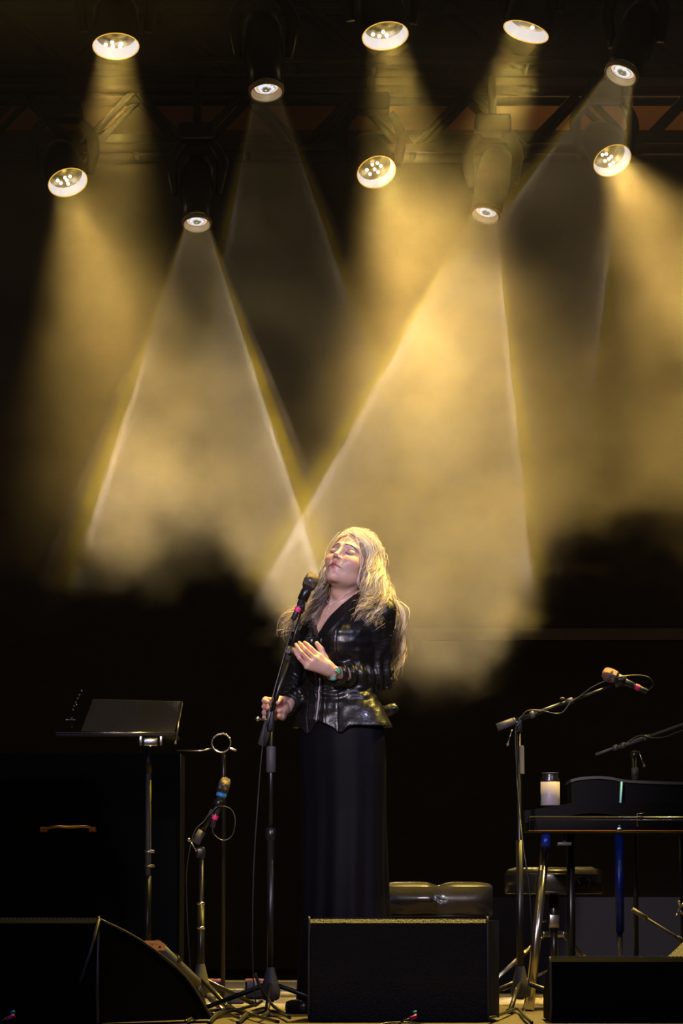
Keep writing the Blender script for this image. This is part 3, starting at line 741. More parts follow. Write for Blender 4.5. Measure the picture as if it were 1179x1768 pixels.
# small bodice seen at the bottom of the V
# ------------------------------------------------------------------ long satin skirt
def skirt():
    n = 220; zs = np.linspace(1.11, .03, 90); vs = []
    for z in zs:
        t = (1.11 - z) / 1.08
        a = np.interp(z, [.03, .4, .7, .86, .95, 1.03, 1.11], [.172, .150, .150, .160, .160, .148, .122]); b_ = np.interp(z, [.03, .4, .7, .9, 1.0, 1.11], [.150, .125, .120, .125, .118, .094])
        cx = np.interp(z, [.03, .7, 1.1], [.014, .010, -.008])
        for k in range(n):
            q = 2 * math.pi * k / n; fold = min(1, t * 1.3)
            r_ = 1 + fold * (.045 * math.sin(q * 7 + 1.2 * math.sin(q * 2 + z * 1.3)) + .03 * math.sin(q * 13 + 2 + z * 2)) + .012 * math.sin(q * 3 + z * 9)
            x = TL * (a * r_ * math.cos(q)) + TF * (b_ * r_ * math.sin(q)); vs.append((cx + x[0], 12.0 + x[1], z))
    m_ = len(zs); fs = [(i * n + k, (i + 1) * n + k, (i + 1) * n + (k + 1) % n, i * n + (k + 1) % n) for i in range(m_ - 1) for k in range(n)]
    MB().add(vs, fs).build('long_skirt', M_['satin'], singer, label='long black satin skirt falling in soft folds')
skirt()
for s_ in (-1, 1):
    hp = torso_pt(.085 * s_, 0, .90); c = Vector((hp[0], hp[1], .028)) + Vector(TF) * .06
    R3 = Matrix.Rotation(-YAW, 3, 'Z')
    MB().box(c, (.085, .25, .055), rot=R3, bev=.022).build('shoe', M_['piping'], singer)

# ------------------------------------------------------------------ jewellery
def strand(name, pts, r, step, m_=None, fn=None):
    mb = MB(); pts = catmull(pts, 6); acc = 0
    for i in range(len(pts) - 1):
        a, b_ = pts[i], pts[i + 1]; L_ = (b_ - a).length; k = max(1, int(L_ / step))
        for j in range(k): mb.ball(a.lerp(b_, j / k), r, 4)
    return mb
def skin_pt(l, z, off=.0015): return on_front(l, z, off, body)
ch = [skin_pt(l_, z_) for l_, z_ in ((.058, 1.449), (.045, 1.436), (.030, 1.424), (.012, 1.414), (-.002, 1.408), (-.018, 1.414), (-.034, 1.428), (-.046, 1.440))]
put(strand('necklace', ch, .0017, .0034).build('necklace', M_['silver'], singer, label='silver crystal chain with two long tails'), kind='stuff')
for s_ in (-1, 1):
    tl = [skin_pt(-.002, 1.408), skin_pt(-.004 + .004 * s_, 1.39), skin_pt(-.006 + .005 * s_, 1.36), skin_pt(-.008 + .005 * s_, 1.33), skin_pt(-.008 + .004 * s_, 1.30)]
    put(strand('necklace_tail', tl, .0016, .0034).build('necklace_tail', M_['silver'], singer), kind='stuff')
for s_, hh in ((1, fromH((.078, -.006, -.055))), (-1, fromH((-.074, .004, -.055)))):
    c = Vector(hh); MB().tube([c + Vector((.017 * math.cos(a), .006 * math.cos(a), .019 * math.sin(a) - .012)) for a in np.linspace(0, 2 * math.pi, 25)], .0013, 6, cap=False).build('hoop_earring', M_['silver'], singer)
# watch and bracelet on the raised wrist
fa = Vector(wrL - elL).normalized(); wq = fa.to_track_quat('Z', 'Y')
wc = Vector(wrL) - fa * .012 * 0 + fa * .006
MB().tube([wc + wq @ Vector((.0255 * math.cos(a), .0255 * math.sin(a), 0)) for a in np.linspace(0, 2 * math.pi, 33)], .0022, 6, cap=False).build('watch_band', M_['silver'], singer)
sd = (Vector((0.35, -1, 0.15)) - fa * Vector((0.35, -1, 0.15)).dot(fa)).normalized()
MB().lathe([(.0001, .0), (.0125, .0), (.0135, .003), (.0125, .006), (.0105, .0062)], wc + sd * .024, sd, 24).build('watch_case', M_['silver'], singer)
MB().lathe([(.0108, .0058), (.006, .0064), (.0001, .0066)], wc + sd * .024, sd, 24).build('watch_dial', M_['turquoise'], singer, label='turquoise dial')
sd2 = (Vector((0.05, -.6, -1)) - fa * Vector((0.05, -.6, -1)).dot(fa)).normalized()
MB().ball(wc + sd2 * .025 + fa * .004, .009, 8, (1.2, .8, .8)).build('bracelet_stone', M_['turquoise'], singer, label='turquoise stone')

# ------------------------------------------------------------------ hair
NCLUMP = 430
def hair():
    rr = random.Random(11)
    def H(l, f_, u): return Vector(fromH((l, f_, u)))
    def cap(ang, el):
        """point on the skull: ang 0 = her left, 90 = front, el elevation"""
        a_, e_ = math.radians(ang), math.radians(el)
        return H(.078 * math.cos(e_) * math.cos(a_), -.012 + .095 * math.cos(e_) * math.sin(a_), .028 + .089 * math.sin(e_))
    S_ = {}
    def px(*a): return [Vector(J(*q)) for q in a]
    # guides: skull points first, then picture-measured points with their own depth
    guides = [
      # her left side (towards the right of the picture), front to back
      ([cap(88, 33), cap(62, 25), cap(38, 12), cap(16, -8)] + px((636, 996, -.07), (637, 1012, -.085), (630, 1034, -.105), (624, 1050, -.125), (628, 1072, -.135)), 1.0, .012, 'F'),
      ([cap(92, 41), cap(60, 32), cap(34, 17), cap(13, -5)] + px((638, 998, -.072), (640, 1018, -.085), (633, 1040, -.105), (628, 1058, -.125), (632, 1078, -.135)), 1.0, .014, 'F'),
      ([cap(97, 50), cap(60, 40), cap(32, 22), cap(12, -2)] + px((640, 1000, -.075), (641, 1020, -.085), (634, 1042, -.105), (630, 1062, -.125), (634, 1082, -.135)), 1.0, .016, 'F'),
      ([cap(97, 58), cap(55, 50), cap(22, 30), cap(2, 0)] + px((648, 1000, -.065), (652, 1022, -.08), (650, 1045, -.105), (646, 1068, -.125), (640, 1098, -.14)), 1.0, .018, 'F'),
      ([cap(95, 66), cap(40, 58), cap(5, 38), cap(-12, 5)] + px((658, 1002, -.04), (664, 1025, -.055), (668, 1042, -.075), (664, 1058, -.095), (655, 1080, -.13)), 1.0, .018, 'F'),
      ([cap(92, 74), cap(10, 66), cap(-22, 40), cap(-28, 5)] + px((664, 1003, .00), (672, 1028, .00), (680, 1045, -.01), (688, 1075, .02), (692, 1110, .05), (684, 1145, .06), (674, 1172, .05)), .9, .016, 'B'),
      ([cap(90, 80), cap(-30, 70), cap(-45, 40), cap(-48, 0)] + px((660, 1010, .05), (668, 1040, .07), (678, 1075, .09), (688, 1115, .09), (682, 1150, .08), (668, 1180, .07)), .9, .018, 'B'),
      ([cap(90, 84), cap(-70, 70), cap(-70, 35), cap(-72, -5)] + px((645, 1015, .09), (650, 1050, .12), (655, 1100, .13), (662, 1150, .12)), .6, .02, 'B'),
      # her right side, falling behind the neck and over the far shoulder
      ([cap(100, 80), cap(250, 70), cap(235, 35), cap(230, -5)] + px((610, 1020, .09), (575, 1045, .09), (540, 1070, .05), (510, 1092, .03), (490, 1112, .01)), .9, .018, 'L'),
      ([cap(105, 74), cap(200, 66), cap(205, 35), cap(205, 0)] + px((578, 1006, .045), (560, 1028, .045), (530, 1052, .03), (502, 1075, .02), (480, 1106, .0)), 1.0, .018, 'L'),
      ([cap(110, 66), cap(165, 56), cap(185, 30), cap(192, 0)] + px((566, 1004, .02), (552, 1028, .02), (528, 1050, .0), (500, 1082, -.01), (482, 1112, -.02)), 1.0, .018, 'L'),
      ([cap(112, 58), cap(150, 50), cap(172, 26), cap(180, 0)] + px((563, 1002, .0), (556, 1024, -.01), (540, 1048, -.03), (524, 1072, -.045), (510, 1100, -.05)), 1.0, .016, 'L'),
      ([cap(112, 52), cap(145, 42), cap(162, 20), cap(170, -5)] + px((562, 1002, -.02), (560, 1024, -.025), (550, 1046, -.05), (543, 1066, -.065), (530, 1092, -.075)), .8, .014, 'L'),
      ([cap(104, 40), cap(132, 30), cap(154, 12), cap(168, -12)] + px((560, 1000, -.01), (556, 1024, -.02), (546, 1046, -.04), (534, 1066, -.055), (520, 1096, -.065)), .8, .012, 'L'),
      ([cap(98, 33), cap(128, 24), cap(150, 6), cap(164, -18)] + px((559, 998, -.01), (557, 1020, -.02), (550, 1042, -.045), (542, 1062, -.06), (530, 1088, -.07)), .8, .010, 'L'),
    ]
    G = []
    for g, wgt, spread, side in guides:
        c = catmull(g, 8); L_ = [0]
        for a_, b_ in zip(c, c[1:]): L_.append(L_[-1] + (b_ - a_).length)
        tot = L_[-1]; out = []; j = 0
        for k in range(37):
            s = tot * k / 36
            while j < len(L_) - 2 and L_[j + 1] < s: j += 1
            t = (s - L_[j]) / max(L_[j + 1] - L_[j], 1e-9); out.append(c[j].lerp(c[j + 1], min(t, 1)))
        G.append((out, wgt, spread, side, tot))
    groups = [list(range(0, 8)), list(range(8, len(G)))]
    GA = [np.array([list(p) for p in g[0]]) for g in G]
    centre = np.array(fromH((0, -.012, .028))); npr = np.random.RandomState(5)
    VV = []; FF = []; nv = [0]
    SH = []
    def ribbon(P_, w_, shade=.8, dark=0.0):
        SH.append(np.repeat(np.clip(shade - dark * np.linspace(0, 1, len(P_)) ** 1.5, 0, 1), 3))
        m = len(P_); t = np.gradient(P_, axis=0); t /= np.linalg.norm(t, axis=1)[:, None] + 1e-9
        a = np.cross(t, np.array([.31, .17, .93])); a /= np.linalg.norm(a, axis=1)[:, None] + 1e-9; b_ = np.cross(t, a)
        ring = [P_ + (a * math.cos(2.0944 * k) + b_ * math.sin(2.0944 * k)) * w_[:, None] for k in range(3)]
        VV.append(np.stack(ring, 1).reshape(-1, 3)); i = np.arange(m - 1)[:, None] * 3; k = np.arange(3)[None]; k1 = (k + 1) % 3
        FF.append(np.stack([i + k, i + k1, i + 3 + k1, i + 3 + k], -1).reshape(-1, 4) + nv[0]); nv[0] += m * 3
    T = np.linspace(0, 1, 37)
    def off_skull(P_):
        q = (P_ - HO) @ HR / HS; e = np.stack([q[:, 0] / .0770, (q[:, 1] + .012) / .0960, (q[:, 2] - .028) / .0885], 1); ee = np.linalg.norm(e, axis=1)
        e2 = e / np.minimum(ee, 1)[:, None]; q2 = np.stack([e2[:, 0] * .0770, e2[:, 1] * .0960 - .012, e2[:, 2] * .0885 + .028], 1)
        return np.where((ee < 1)[:, None], fromH(q2), P_)
    for c in range(NCLUMP):
        grp = groups[0] if rr.random() < .62 else groups[1]
        u = rr.random() * (len(grp) - 1); i0 = int(u); fu = u - i0
        j0, j1 = grp[i0], grp[min(i0 + 1, len(grp) - 1)]; A = GA[j0] * (1 - fu) + GA[j1] * fu
        sp = G[j0][2]; cut = rr.uniform(.80, 1.0) if rr.random() < .75 else rr.uniform(.55, .85)
        ca_, cb_ = rr.gauss(0, .55), rr.gauss(0, .5); ph = rr.uniform(0, 6.28); fr = rr.uniform(1.8, 3.8); amp = rr.uniform(.007, .018)
        out = A - centre; out /= np.linalg.norm(out, axis=1)[:, None]; tan = np.gradient(A, axis=0); tan /= np.linalg.norm(tan, axis=1)[:, None]
        sd_ = np.cross(tan, out); sd_ /= np.linalg.norm(sd_, axis=1)[:, None] + 1e-9
        for _ in range(12): sd_[1:-1] = sd_[1:-1] * .4 + (sd_[:-2] + sd_[2:]) * .3
        sd_ /= np.linalg.norm(sd_, axis=1)[:, None] + 1e-9; out = np.cross(sd_, tan)
        grow = np.clip((T - .14) * 2.2, 0, 1); lift = rr.uniform(.0, .009); endc = np.clip((T - .72) * 3.5, 0, 1)
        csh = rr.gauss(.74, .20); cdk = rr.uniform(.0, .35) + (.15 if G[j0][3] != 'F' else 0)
        for s in range(15):
            fly = rr.random() < .10
            oa, ob = rr.gauss(0, .0030), rr.gauss(0, .0030); p2 = ph + rr.gauss(0, .28); am = amp * (rr.uniform(1.3, 2.4) if fly else 1)
            f2 = fr * rr.uniform(.96, 1.04)
            tight = 1 - .45 * T
            B_ = A + sd_ * ((ca_ * sp * (.35 + grow) + oa * tight * 1.6)[:, None]) + out * ((cb_ * sp * .5 * grow + ob * tight * (.3 + grow) + lift * .5 + (.003 if fly else 0))[:, None])
            w1 = am * grow ** 1.2 * (1 + .8 * endc)
            B_ = B_ + sd_ * (np.sin(T * f2 * 6.28 + p2 + endc * 2.2) * w1)[:, None] + out * (np.cos(T * f2 * 6.28 + p2 + endc * 2) * w1 * .7)[:, None]
            if fly: B_ = B_ + sd_ * (T ** 2 * rr.uniform(-1, 1) * .022)[:, None] + out * (.014 * grow * np.abs(np.sin(T * 7 + ph)) * rr.random())[:, None]
            kk = int(36 * cut * rr.uniform(.85, 1)); B_ = off_skull(B_)[:kk + 1]
            for _ in range(1): B_[1:-1] = B_[1:-1] * .5 + (B_[:-2] + B_[2:]) * .25
            r0 = .00064 if not fly else .00038
            if s == 0: r0 = .0030; B_ = B_ - out[:kk + 1] * .002
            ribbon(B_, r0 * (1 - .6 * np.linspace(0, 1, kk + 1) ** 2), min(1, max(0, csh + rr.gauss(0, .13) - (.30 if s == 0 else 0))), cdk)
    # fine loose hairs around the crown
    for k in range(420):
        ang = rr.uniform(-120, 130); el = rr.uniform(12, 88); a_ = np.array(cap(ang, el)); o_ = (a_ - centre); o_ /= np.linalg.norm(o_)
        sd_ = np.cross(o_, npr.normal(size=3)); sd_ /= np.linalg.norm(sd_); ln = rr.uniform(.02, .055); t = np.linspace(0, 1, 9)
        P_ = a_ + o_ * (.004 + rr.uniform(.004, .017) * np.sin(t * 2.6))[:, None] + sd_ * (ln * t)[:, None]; P_[:, 2] -= .02 * t * t
        ribbon(P_, np.full(9, .00038))
    # single wavy strands beside the face
    for pts_ in ([(612, 921, -.085), (618, 945, -.09), (623, 968, -.09), (620, 990, -.09), (619, 1004, -.085), (624, 1015, -.08)],
                 [(614, 921, -.085), (620, 945, -.09), (626, 970, -.088), (619, 994, -.09), (617, 1006, -.085), (621, 1016, -.08)],
                 [(586, 919, -.06), (567, 942, -.04), (560, 962, -.03), (556, 980, -.03), (554, 1000, -.03)],
                 [(584, 919, -.06), (565, 945, -.04), (559, 966, -.03), (553, 984, -.03), (556, 1004, -.03)]):
        P_ = np.array([list(v) for v in catmull([J(*q) for q in pts_], 6)])
        ribbon(P_, np.full(len(P_), .0007)); ribbon(P_ + .0015, np.full(len(P_), .0005))
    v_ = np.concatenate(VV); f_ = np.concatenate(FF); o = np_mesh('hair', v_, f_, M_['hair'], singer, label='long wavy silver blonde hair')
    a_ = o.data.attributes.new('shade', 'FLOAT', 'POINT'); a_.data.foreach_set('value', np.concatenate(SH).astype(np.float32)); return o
hair()
# hair mass under the strands
def cap_sdf(p):
    q = toH(p); d = ell(q, (0, -.014, .030), (.0765, .0955, .0875)); 
    # hairline: open at the face
    d2 = ell(q, (0, .085, -.020), (.062, .070, .098)); d = smax(d, -d2, .006)
    d = smax(d, -ell(q, (0, -.01, .02), (.070, .088, .080)), .004)
    return smax(d, -(q[:, 2] + .075 + .25 * np.maximum(q[:, 1], -.05)), .004) * HS
v, f = surface_nets(cap_sdf, HO - .13, HO + .13, 0.003); np_mesh('hair_under_layer', v, f, M_['hair_dark'], singer)
# ------------------------------------------------------------------ stage equipment
M_['stand_black'] = mat('stand_black', (0.009, 0.0085, 0.009), 0.33, 0.0, spec=0.5, noise=0.2)
M_['rubber'] = mat('grey_rubber', (0.05, 0.048, 0.05), 0.6)
M_['chrome'] = mat('chrome', (0.7, 0.68, 0.66), 0.2, 1.0, noise=0.2)
M_['mic_mesh'] = mat('mic_grille', (0.16, 0.13, 0.09), 0.35, 0.8, bump=0.6, bscale=500)
M_['mic_body'] = mat('mic_body', (0.03, 0.03, 0.032), 0.3, 0.3, spec=0.7)
M_['pink'] = mat('pink_tape', (0.85, 0.03, 0.22), 0.5)
M_['blue_tape'] = mat('blue_tape', (0.03, 0.22, 0.65), 0.5)
M_['cable'] = mat('black_cable', (0.02, 0.02, 0.022), 0.35, spec=0.6)
M_['orange'] = mat('orange_tag', (0.95, 0.36, 0.05), 0.5, noise=0.1)
M_['amber'] = mat('amber_paint', (0.55, 0.22, 0.05), 0.4, 0.3)
M_['cab_paint'] = mat('textured_black_paint', (0.020, 0.020, 0.024), 0.42, noise=0.5, nscale=180, bump=1.0, bscale=190, spec=0.7)
M_['dull_black'] = mat('dull_black', (0.005, 0.005, 0.005), 0.8, spec=0.06, noise=0.3)
M_['grille'] = mat('perforated_steel', (0.028, 0.027, 0.026), 0.45, 0.3, noise=0.3, nscale=150, bump=0.4, bscale=220)
M_['edge_metal'] = mat('worn_edge', (0.10, 0.095, 0.09), 0.4, 0.3, noise=0.4, nscale=80)
M_['vinyl'] = mat('black_vinyl', (0.016, 0.014, 0.014), 0.28, spec=0.6, noise=0.2, bump=0.05, coat=0.3)
M_['wood'] = mat('stage_plank', (0.11, 0.08, 0.04), 0.5, noise=0.5, nscale=12, bump=0.3, bscale=40)
M_['white_paint'] = mat('white_paint', (0.6, 0.58, 0.55), 0.5, noise=0.2)
M_['can_white'] = mat('mug_enamel', (0.36, 0.32, 0.34), 0.45, noise=0.08, nscale=40)
M_['leg_blue_light'] = mat('leg_painted_blue_light', (0.01, 0.04, 0.42), 0.35, 0.4, nscale=60, color2=(0.004, 0.008, 0.03))  # blue stage light painted into the base colour of the legs
M_['piano_black'] = mat('keyboard_shell', (0.004, 0.004, 0.005), 0.6, spec=0.12, noise=0.2, bump=0.15, bscale=300)

def mic(name, tip, tail, label, group=None, band=None, r=.0245, xlr=True, band2=None, mesh=None):
    """handheld microphone: tip = head end, tail = connector end"""
    tip = Vector(tip); tail = Vector(tail); ax = (tip - tail).normalized(); L_ = (tip - tail).length
    t = thing(name, tail, label, 'microphone', group)
    MB().lathe([(.009, 0), (.0115, .004), (.0125, L_ * .25), (.0155, L_ - .062), (.0225, L_ - .052), (.0235, L_ - .046)], tail, ax, 24).build('microphone_body', M_['mic_body'], t)
    MB().lathe([(r * .96, L_ - .048), (r, L_ - .040), (r, L_ - .026), (r * .93, L_ - .012), (r * .65, L_ - .003), (.001, L_)], tail, ax, 28).build('grille', mesh or M_['mic_mesh'], t)
    MB().lathe([(r * 1.02, L_ - .034), (r * 1.05, L_ - .030), (r * 1.02, L_ - .026)], tail, ax, 28).build('grille_ring', M_['edge_metal'], t)
    MB().lathe([(.0085, -.052), (.0095, -.050), (.0095, -.004), (.0085, 0)], tail, ax, 16).build('connector', M_['mic_body'], t)
    if band: MB().lathe([(.0108, -.022), (.0112, -.021), (.0112, -.007), (.0108, -.006)], tail, ax, 20).build('band', band, t, 'bright pink tape band' if band is M_['pink'] else 'blue tape band')
    if band2: MB().lathe([(.0172, L_ - .074), (.0192, L_ - .073), (.0192, L_ - .060), (.0172, L_ - .059)], tail, ax, 20).build('band', band2, t, 'blue tape band')
    return t
def wire(name, pts, label, group=None, r=.0028, m=None, n=8):
    o = MB().tube(catmull(pts, n), r, 8).build(name, m or M_['cable'], None, label, 'cable', group); return o
def tripod(t, base, r_leg=.30, h=.24, rot=0.3, col_top=.3):
    base = Vector(base)
    for k in range(3):
        a = rot + k * 2.0944; d = Vector((math.cos(a), math.sin(a), 0))
        foot = base + d * r_leg + Vector((0, 0, .014)); top = base + d * .018 + Vector((0, 0, h * .45))
        MB().tube([foot, top], .0085, 10).build('leg', M_['stand_black'], t)
        MB().tube([foot - d * .008, foot + d * .014], .0135, 12).build('rubber_foot', M_['rubber'], t)
    MB().lathe([(.020, .055), (.030, .06), (.034, .085), (.026, .115), (.016, .155), (.0145, .165)], base, (0, 0, 1), 24).build('leg_hub', M_['rubber'], t)

# singer's stand: upright tube, boom with counterweight
bx = J(467, 1700, -.19); base = Vector((bx[0], bx[1], 0))
st = thing('microphone_stand', base, 'black boom microphone stand that the singer grips', 'mic stand')
cl = Vector(J(467, 1247, -.19))
MB().tube([(base.x, base.y, .05), (base.x, base.y, .62)], .0125, 14).build('lower_tube', M_['stand_black'], st)
MB().tube([(base.x, base.y, .58), (base.x, base.y, cl.z)], .0075, 12).build('upper_tube', M_['stand_black'], st)
MB().lathe([(.012, -.09), (.0165, -.085), (.0165, -.005), (.012, 0)], Vector((base.x, base.y, .91)), (0, 0, 1), 20).build('height_clutch', M_['rubber'], st)
MB().lathe([(.0125, -.03), (.019, -.02), (.019, .01), (.0125, .015)], Vector((base.x, base.y, .62)), (0, 0, 1), 20).build('height_clutch', M_['stand_black'], st)
tripod(st, base, .30, .24, .5)
bt = Vector(J(521, 1056, -.20)); bb = Vector(J(452, 1287, -.19)); bax = (bt - bb).normalized()
bm_ = bb.lerp(bt, .19)
MB().box(bm_.lerp(Vector((base.x, base.y, cl.z)), .5), (.030, .034, .075), bev=.008).build('boom_clutch', M_['stand_black'], st)
MB().tube([bm_ + Vector((-.035, -.01, .002)), bm_ + Vector((.02, -.01, 0))], .0035, 8).ball(bm_ + Vector((-.04, -.01, .003)), .008, 8).build('clutch_lever', M_['chrome'], st)
MB().tube([bb, bb + bax * .095], .0155, 16).build('counterweight', M_['rubber'], st)
MB().lathe([(.0001, -.001), (.007, -.001), (.0075, .001)], bb, bax, 16).build('weight_end_cap', M_['amber'], st)
MB().tube([bb + bax * .05, bb.lerp(bt, .68)], .0095, 12).build('boom_tube', M_['stand_black'], st)
MB().tube([bb.lerp(bt, .66), bt], .0062, 12).build('boom_rod', M_['stand_black'], st)
kn = bb.lerp(bt, .695)
MB().tube([kn - bax * .03, kn + bax * .02], .0125, 14).build('boom_lock', M_['rubber'], st)
MB().tube([kn + Vector((0, -.008, 0)), kn + Vector((-.004, -.034, .002))], .0085, 14).build('lock_knob', M_['rubber'], st)
tl = Vector(J(517, 1046, -.205)); tp = Vector(J(543, 990, -.205)); max_ = (tp - tl).normalized()
MB().tube([bt, bt + (tl.lerp(tp, .2) - bt) * .8], .010, 12).build('swivel_joint', M_['stand_black'], st)
MB().lathe([(.0150, 0), (.0175, .002), (.0175, .036), (.0155, .040)], tl + max_ * .020, max_, 20).build('microphone_clip', M_['stand_black'], st)
mic('microphone', tp, tl, 'vocal microphone at the mouth of the singer, pink band at its tail', band=M_['pink'])
x0 = tl - max_ * .05
wire('microphone_cable', [x0, J(505, 1080, -.215), J(491, 1130, -.215), J(474, 1190, -.225), J(462, 1240, -.235), J(452, 1300, -.22), J(444, 1400, -.21), J(438, 1500, -.20), J(436, 1600, -.2), (J(437, 1680, -.2)), (J(442, 1739, -.2))],
     'thin cable running down the singer\'s microphone stand to the floor', r=.0026)

# ---------------- wedge monitors (backs towards the camera)
def wedge(px0, px1, D, ytop, label, depth=.42, yaw=0.0, paint='dull_black'):
    """floor monitor: back panel leaning away from the camera, top ridge, sloped grille on the far side"""
    c = P((px0 + px1) / 2, ytop, D); W2 = (P(px1, ytop, D) - P(px0, ytop, D)).length / 2; H = c.z
    R3 = Matrix.Rotation(yaw, 3, 'Z'); o = Vector((c.x, D, 0))
    t = thing('floor_monitor', o, label, 'stage monitor', 'wedge monitors along the stage front')
    T_ = lambda x, y, z: o + R3 @ Vector((x, y, z))
    lean = .035
    prof = [(-.01, .012), (-.035, H * .40), (0.0, H - .012), (.012, H), (.055, H), (.07, H - .01), (depth, .10), (depth, .012)]
    for nm, xa, xb, m_ in (('cabinet', -W2 + .004, W2 - .004, M_[paint]),):
        vs = [T_(x, y, z) for x in (xa, xb) for (y, z) in prof]; n = len(prof)
        fs = [tuple(range(n)), tuple(reversed(range(n, 2 * n)))] + [(i, i + n, (i + 1) % n + n, (i + 1) % n) for i in range(n)]
        fs = [tuple(reversed(f)) for f in fs]
        MB().add(vs, fs, False).build(nm, m_, t)
    g0 = T_(0, .075, H - .012); 
    gv = []; ny = 2
    a = Vector((.078, H - .010)); b = Vector((depth + .006, .115)); nrm = Vector((-(b - a).y, (b - a).x)); nrm = -nrm.normalized() if nrm.x < 0 else nrm.normalized()
    pr = [a, b, b + nrm * .012, a + nrm * .012]
    vs = [T_(x, q.x, q.y) for x in (-W2 + .02, W2 - .02) for q in pr]
    MB().add(vs, [(0, 1, 2, 3), (7, 6, 5, 4), (0, 4, 5, 1), (1, 5, 6, 2), (2, 6, 7, 3), (3, 7, 4, 0)], False).build('front_grille', M_['grille'], t)
    # scalloped lip of the perforated grille along the ridge
    lm = MB(); n = int(W2 * 2 / .0125)
    for k in range(n):
        x = -W2 + .014 + (2 * W2 - .028) * (k + .5) / n
        lm.box(T_(x, .064, H + .0015), (.0078, .022, .006), rot=R3)
    lm.box(T_(0, .050, H), (2 * W2 - .02, .012, .004), rot=R3)
    put(lm.build('grille_lip', M_['edge_metal'], t, 'scalloped edge of the perforated grille'), kind='stuff')
    for sx in (-1, 1):
        pts = [T_(sx * (W2 - .003), y - .001, z) for (y, z) in prof[:4]]
        MB().tube(catmull(pts, 4), .0042, 8).build('corner_trim', M_['edge_metal'], t)
    return t, T_, W2, H
wt, WT, WW, WH = wedge(532, 843, 11.0, 1587, 'grey speckled floor monitor right in front of the singer', .40, paint='cab_paint')
# stepped side plate seen at its right
MB().add([WT(WW + x, y, z) for x in (0, .034) for (y, z) in ((.03, .02), (.02, WH - .004), (.12, WH - .004), (.30, .14), (.30, .02))],
         [(0, 1, 2, 3, 4), (9, 8, 7, 6, 5), (0, 5, 6, 1), (1, 6, 7, 2), (2, 7, 8, 3), (3, 8, 9, 4), (4, 9, 5, 0)], False).build('side_plate', M_['edge_metal'], wt, 'grey metal side plate')
wedge(948, 1330, 10.9, 1654, 'dark floor monitor at the right edge, lower than the others', .40)
wl = wedge(-290, 172, 10.6, 1587, 'large black floor monitor at the left edge with a sloping side', .44)
# angled side cheek of the left monitor
t_, T_, W2_, H_ = wl
prof1 = [(W2_, -.01, H_), (W2_ + .12, .10, H_ - .065), (W2_ + .25, .22, H_ - .175), (W2_ + .33, .30, .02), (W2_ - .02, -.02, .015), (W2_ - .055, -.03, H_ * .42)]
back = [(x - .02, y + .22, z) for x, y, z in prof1]
vs = [T_(*q) for q in prof1 + back]
MB().add(vs, [(5, 4, 3, 2, 1, 0), (6, 7, 8, 9, 10, 11)] + [(i, (i + 1) % 6, (i + 1) % 6 + 6, i + 6) for i in range(6)], False).build('side_cheek', M_['dull_black'], t_, 'angled side of the cabinet')
MB().tube([T_(W2_, -.012, H_ + .001), T_(W2_ - .025, -.03, H_ * .7), T_(W2_ - .055, -.033, H_ * .42)], .0045, 8).build('corner_trim', M_['edge_metal'], t_)
MB().tube(catmull([T_(*q) for q in prof1[:4]], 4), .004, 8).build('corner_trim', M_['edge_metal'], t_)

# ---------------- boards of the stage floor glimpsed between the monitors
fl = bpy.data.objects['floor']
k = 0; y = 10.55
while y < 14.2:
    MB().box((0, y + .045, .002), (7.0, .086, .012), bev=.003).build('plank', M_['wood'], fl); y += .092; k += 1

# ---------------- left: keyboard player's laptop / flat case on a stand
cs = P(255, 1285, 13.2)
t = thing('keyboard_stand', (P(256, 1700, 13.2).x, 13.2, 0), 'tall single pole stand with a folded case top, left of the singer', 'stand')
x_ = P(256, 1450, 13.2).x
MB().tube([(x_, 13.2, .33), (x_, 13.2, P(256, 1330, 13.2).z)], .0105, 14).build('pole', M_['rubber'], t)
MB().tube([(x_, 13.2, .10), (x_, 13.2, P(256, 1512, 13.2).z)], .013, 14).build('outer_tube', M_['stand_black'], t)
for yy in (1470, 1495): MB().lathe([(.012, -.006), (.020, -.004), (.020, .004), (.012, .006)], P(258, yy, 13.2), (0, 0, 1), 18).build('pole_collar', M_['chrome'], t)
tripod(t, (x_, 13.2, 0), .34, .3, 1.0)
MB().tube([P(256, 1335, 13.2), P(256, 1290, 13.2)], .014, 12).build('neck', M_['stand_black'], t)
d = 13.2
z0 = P(0, 1272, d).z; a = P(102, 1272, d); b = P(306, 1285, d)
MB().box(((a.x + b.x) / 2, d, z0), (b.x - a.x, .34, .016), bev=.004).build('shelf', M_['stand_black'], t)
MB().tube([(a.x, d - .175, z0 + .006), (b.x, d - .175, z0 + .006)], .003, 8).build('shelf_edge', M_['chrome'], t)
lid = [P(140, 1262, d - .12), P(300, 1270, d - .12), P(314, 1212, d + .10), P(160, 1208, d + .10)]
lv = lid + [q + Vector((0, .02, .004)) for q in lid]
MB().add(lv, [(0, 1, 2, 3), (7, 6, 5, 4), (0, 4, 5, 1), (1, 5, 6, 2), (2, 6, 7, 3), (3, 7, 4, 0)], False).build('tilted_panel', M_['cab_paint'], t)
MB().tube([P(303, 1283, d - .14), P(309, 1245, d - .03), P(314, 1213, d + .09)], .0045, 8).build('panel_edge', M_['chrome'], t)
for xx in (243, 278): MB().box(P(xx, 1279, d - .18), (.011, .01, .035), bev=.002).build('latch_strap', M_['chrome'], t)
MB().box(P(260, 1281, d - .18), (.055, .012, .030), bev=.006).build('latch_plate', M_['chrome'], t)
g = 'small knobs on top of the stand at the left'
pr = thing('percussion_chime', P(126, 1243, 13.15), 'short row of tiny metal beads hung over the case on the left stand', 'chimes')
